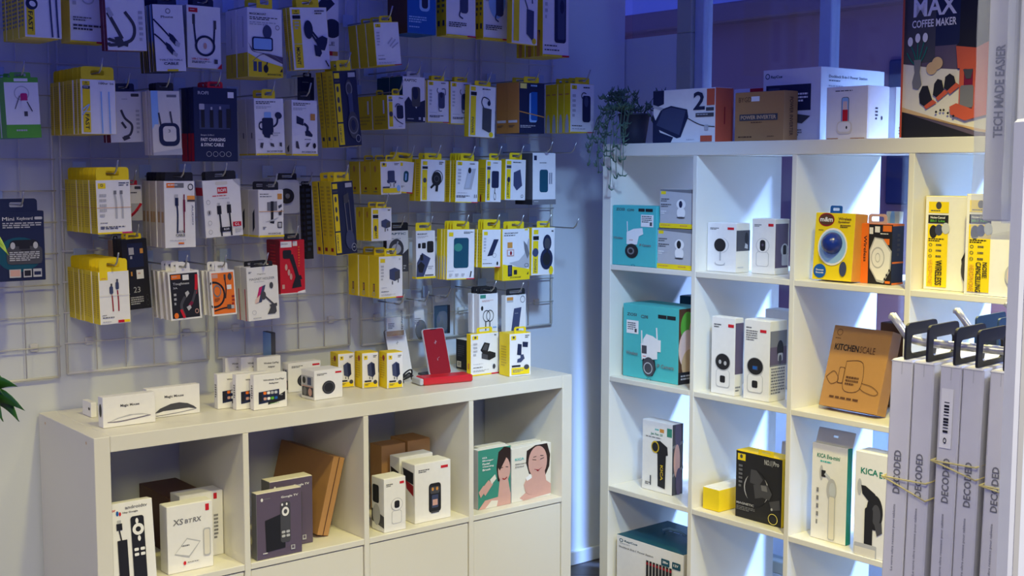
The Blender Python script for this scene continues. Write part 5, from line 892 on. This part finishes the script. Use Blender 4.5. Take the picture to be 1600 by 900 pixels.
# near white fixture post
P = at(1584, 700, 0.70); m = MB(); m.box(0, 0, 0, 0.09, 0.02, 1.42, mat('postwhite', (226, 230, 244), 0.5), 0.002)
m.box(0.002, -0.001, 0.0, 0.005, 0, 1.42, mat('g')); o = m.build('fixture_post', None, Matrix.Translation((P.x, P.y, 0))); tag(o, 'white upright fixture post at the right edge, nearest the camera', 'post')
m = MB(); m.box(-0.05, -0.1, 0, 0.2, 0.25, 0.03, mat('postwhite'), 0.004); m.build('base_plate', o)
# bagged boxes hanging above: TECH MADE EASIER
def upper(px, pr, Y, zb, label, txt):
    P = at(px, 200, Y); s = -hdir; wv = along(pr, 200, P, s); hgt = 0.30
    M = Matrix(((s.x, back.x, 0, P.x), (s.y, back.y, 0, P.y), (0, 0, 1, zb), (0, 0, 0, 1)))
    mb = MB(); mb.box(0, 0, 0, wv * .97, 0.12, hgt, mat('lilacwhite'), 0.0012); o = mb.build('tablet_cover_box', None, M); tag(o, label, 'box')
    if txt:
        m2 = MB(); draw(m2, 'qb G 30 60 34 21 TECH MADE EASIER', wv * .97, hgt, lambda x, y, L: (x, -0.0003 - OFF * L, y)); m2.build('printed_spine', o)
    m4 = MB(); w4 = wv + 0.004
    vs = []; nx_, nz_ = 6, 16; rg = random.Random(3)
    for j in range(nz_ + 1):
        for i in range(nx_ + 1): vs.append((-0.004 + (w4 + 0.004) * i / nx_, -0.006 - 0.004 * rg.random(), -0.012 + (hgt + 0.012) * j / nz_))
    m4.add(vs, [[j * (nx_ + 1) + i, j * (nx_ + 1) + i + 1, (j + 1) * (nx_ + 1) + i + 1, (j + 1) * (nx_ + 1) + i] for j in range(nz_) for i in range(nx_)], bagw_m, True)
    m4.add([(-0.004, -0.008, -0.012), (w4, -0.008, -0.012), (w4, 0.12, -0.006), (-0.004, 0.12, -0.006)], [[0, 1, 2, 3]], bagw_m)
    m4.add([(-0.004, -0.008, -0.012), (-0.004, 0.12, -0.006), (-0.004, 0.12, hgt), (-0.004, -0.008, hgt)], [[0, 1, 2, 3]], bagw_m)
    m4.build('plastic_wrap', o); return o
zb = at(1535, 345, 0.86).z
upper(1539, 1584, 0.86, zb, 'hanging wrapped white box reading TECH MADE EASIER, top right', True)
upper(1587, 1640, 0.825, zb + 0.012, 'second wrapped white box cut by the right picture edge', False)
m = MB(); P = at(1560, 200, 0.9); zt_ = zb + 0.335
m.tube([Vector((P.x - 0.09, P.y + 0.07, zt_ + .03)), Vector((P.x - 0.07, P.y + 0.05, zt_)), Vector((P.x + 0.18, P.y - 0.2 + .0, zt_))], 0.0035, chrome_m, 10); o = m.build('display_hook'); tag(o, 'chrome hook above the frame that carries the wrapped boxes', 'hook')

# ================================================================== LEAFY PLANT AT THE LEFT EDGE
root_p = at(-60, 700, 1.75); root = empty('leafy_plant', Matrix.Translation((root_p.x, root_p.y, 0)), 'green leaves of a tall potted plant reaching in at the left edge', 'plant')
mb = MB(); mb.lathe([(0, 0), (.10, 0), (.13, .25), (.135, .27), (.12, .27), (.11, .24), (0, .24)], mat('potdark'), 28); mb.build('pot', root)
lg = mat('leafgreen', (44, 92, 34), 0.4, noise=0.2, scale=30); ly = mat('leafyellow', (150, 178, 60), 0.4)
o0 = Vector((root_p.x, root_p.y, 0)); tipz = at(-60, 640, 1.75).z; tz2 = at(-30, 360, 1.75).z
mb = MB(); mb.tube([(0, 0, .24), (.01, 0, .6), (0, .01, tipz)], [.008, .006, .004], mat('stem', (90, 84, 50)), 8); mb.tube([(0, .01, tipz - .05), (.004, 0.01, tz2 - .1), (.01, 0, tz2)], [.004, .003, .002], mat('stem'), 8); mb.build('stem', root)
def leaf(p, q, wd, m, droop=0.012):
    p = at(*p) - o0; q = at(*q) - o0; d = q - p; side = d.cross(Vector((0, 1, 0.25))).normalized(); vs = []; n = 8
    for i in range(n + 1):
        f = i / n; c = p + d * f + Vector((0, 0, droop * sin(pi * f))); ww = wd * (sin(pi * f ** 0.8)) ** 0.8 if 0 < f < 1 else 0.0004
        vs += [c - side * ww, c + Vector((0, 0.004, -0.002)), c + side * ww]
    b = MB(); b.add(vs, [[3 * i + k, 3 * i + k + 1, 3 * i + 4 + k, 3 * i + 3 + k] for i in range(n) for k in (0, 1)], m, True)
    o = b.build('leaf', root); md = o.modifiers.new('t', 'SOLIDIFY'); md.thickness = 0.0008
    return o
for p, q, wd in (((-34, 618, 1.74), (26, 603, 1.70), .011), ((-30, 622, 1.75), (38, 641, 1.70), .012), ((-20, 612, 1.74), (5, 617, 1.70), .010), ((-18, 622, 1.75), (4, 658, 1.71), .012), ((-6, 626, 1.75), (29, 658, 1.72), .011), ((-45, 590, 1.75), (8, 596, 1.72), .010)):
    leaf(p, q, wd, lg)
for p, q, wd in (((-30, 366, 1.75), (13, 398, 1.72), .008), ((-40, 380, 1.75), (4, 384, 1.73), .008)): leaf(p, q, wd, ly)
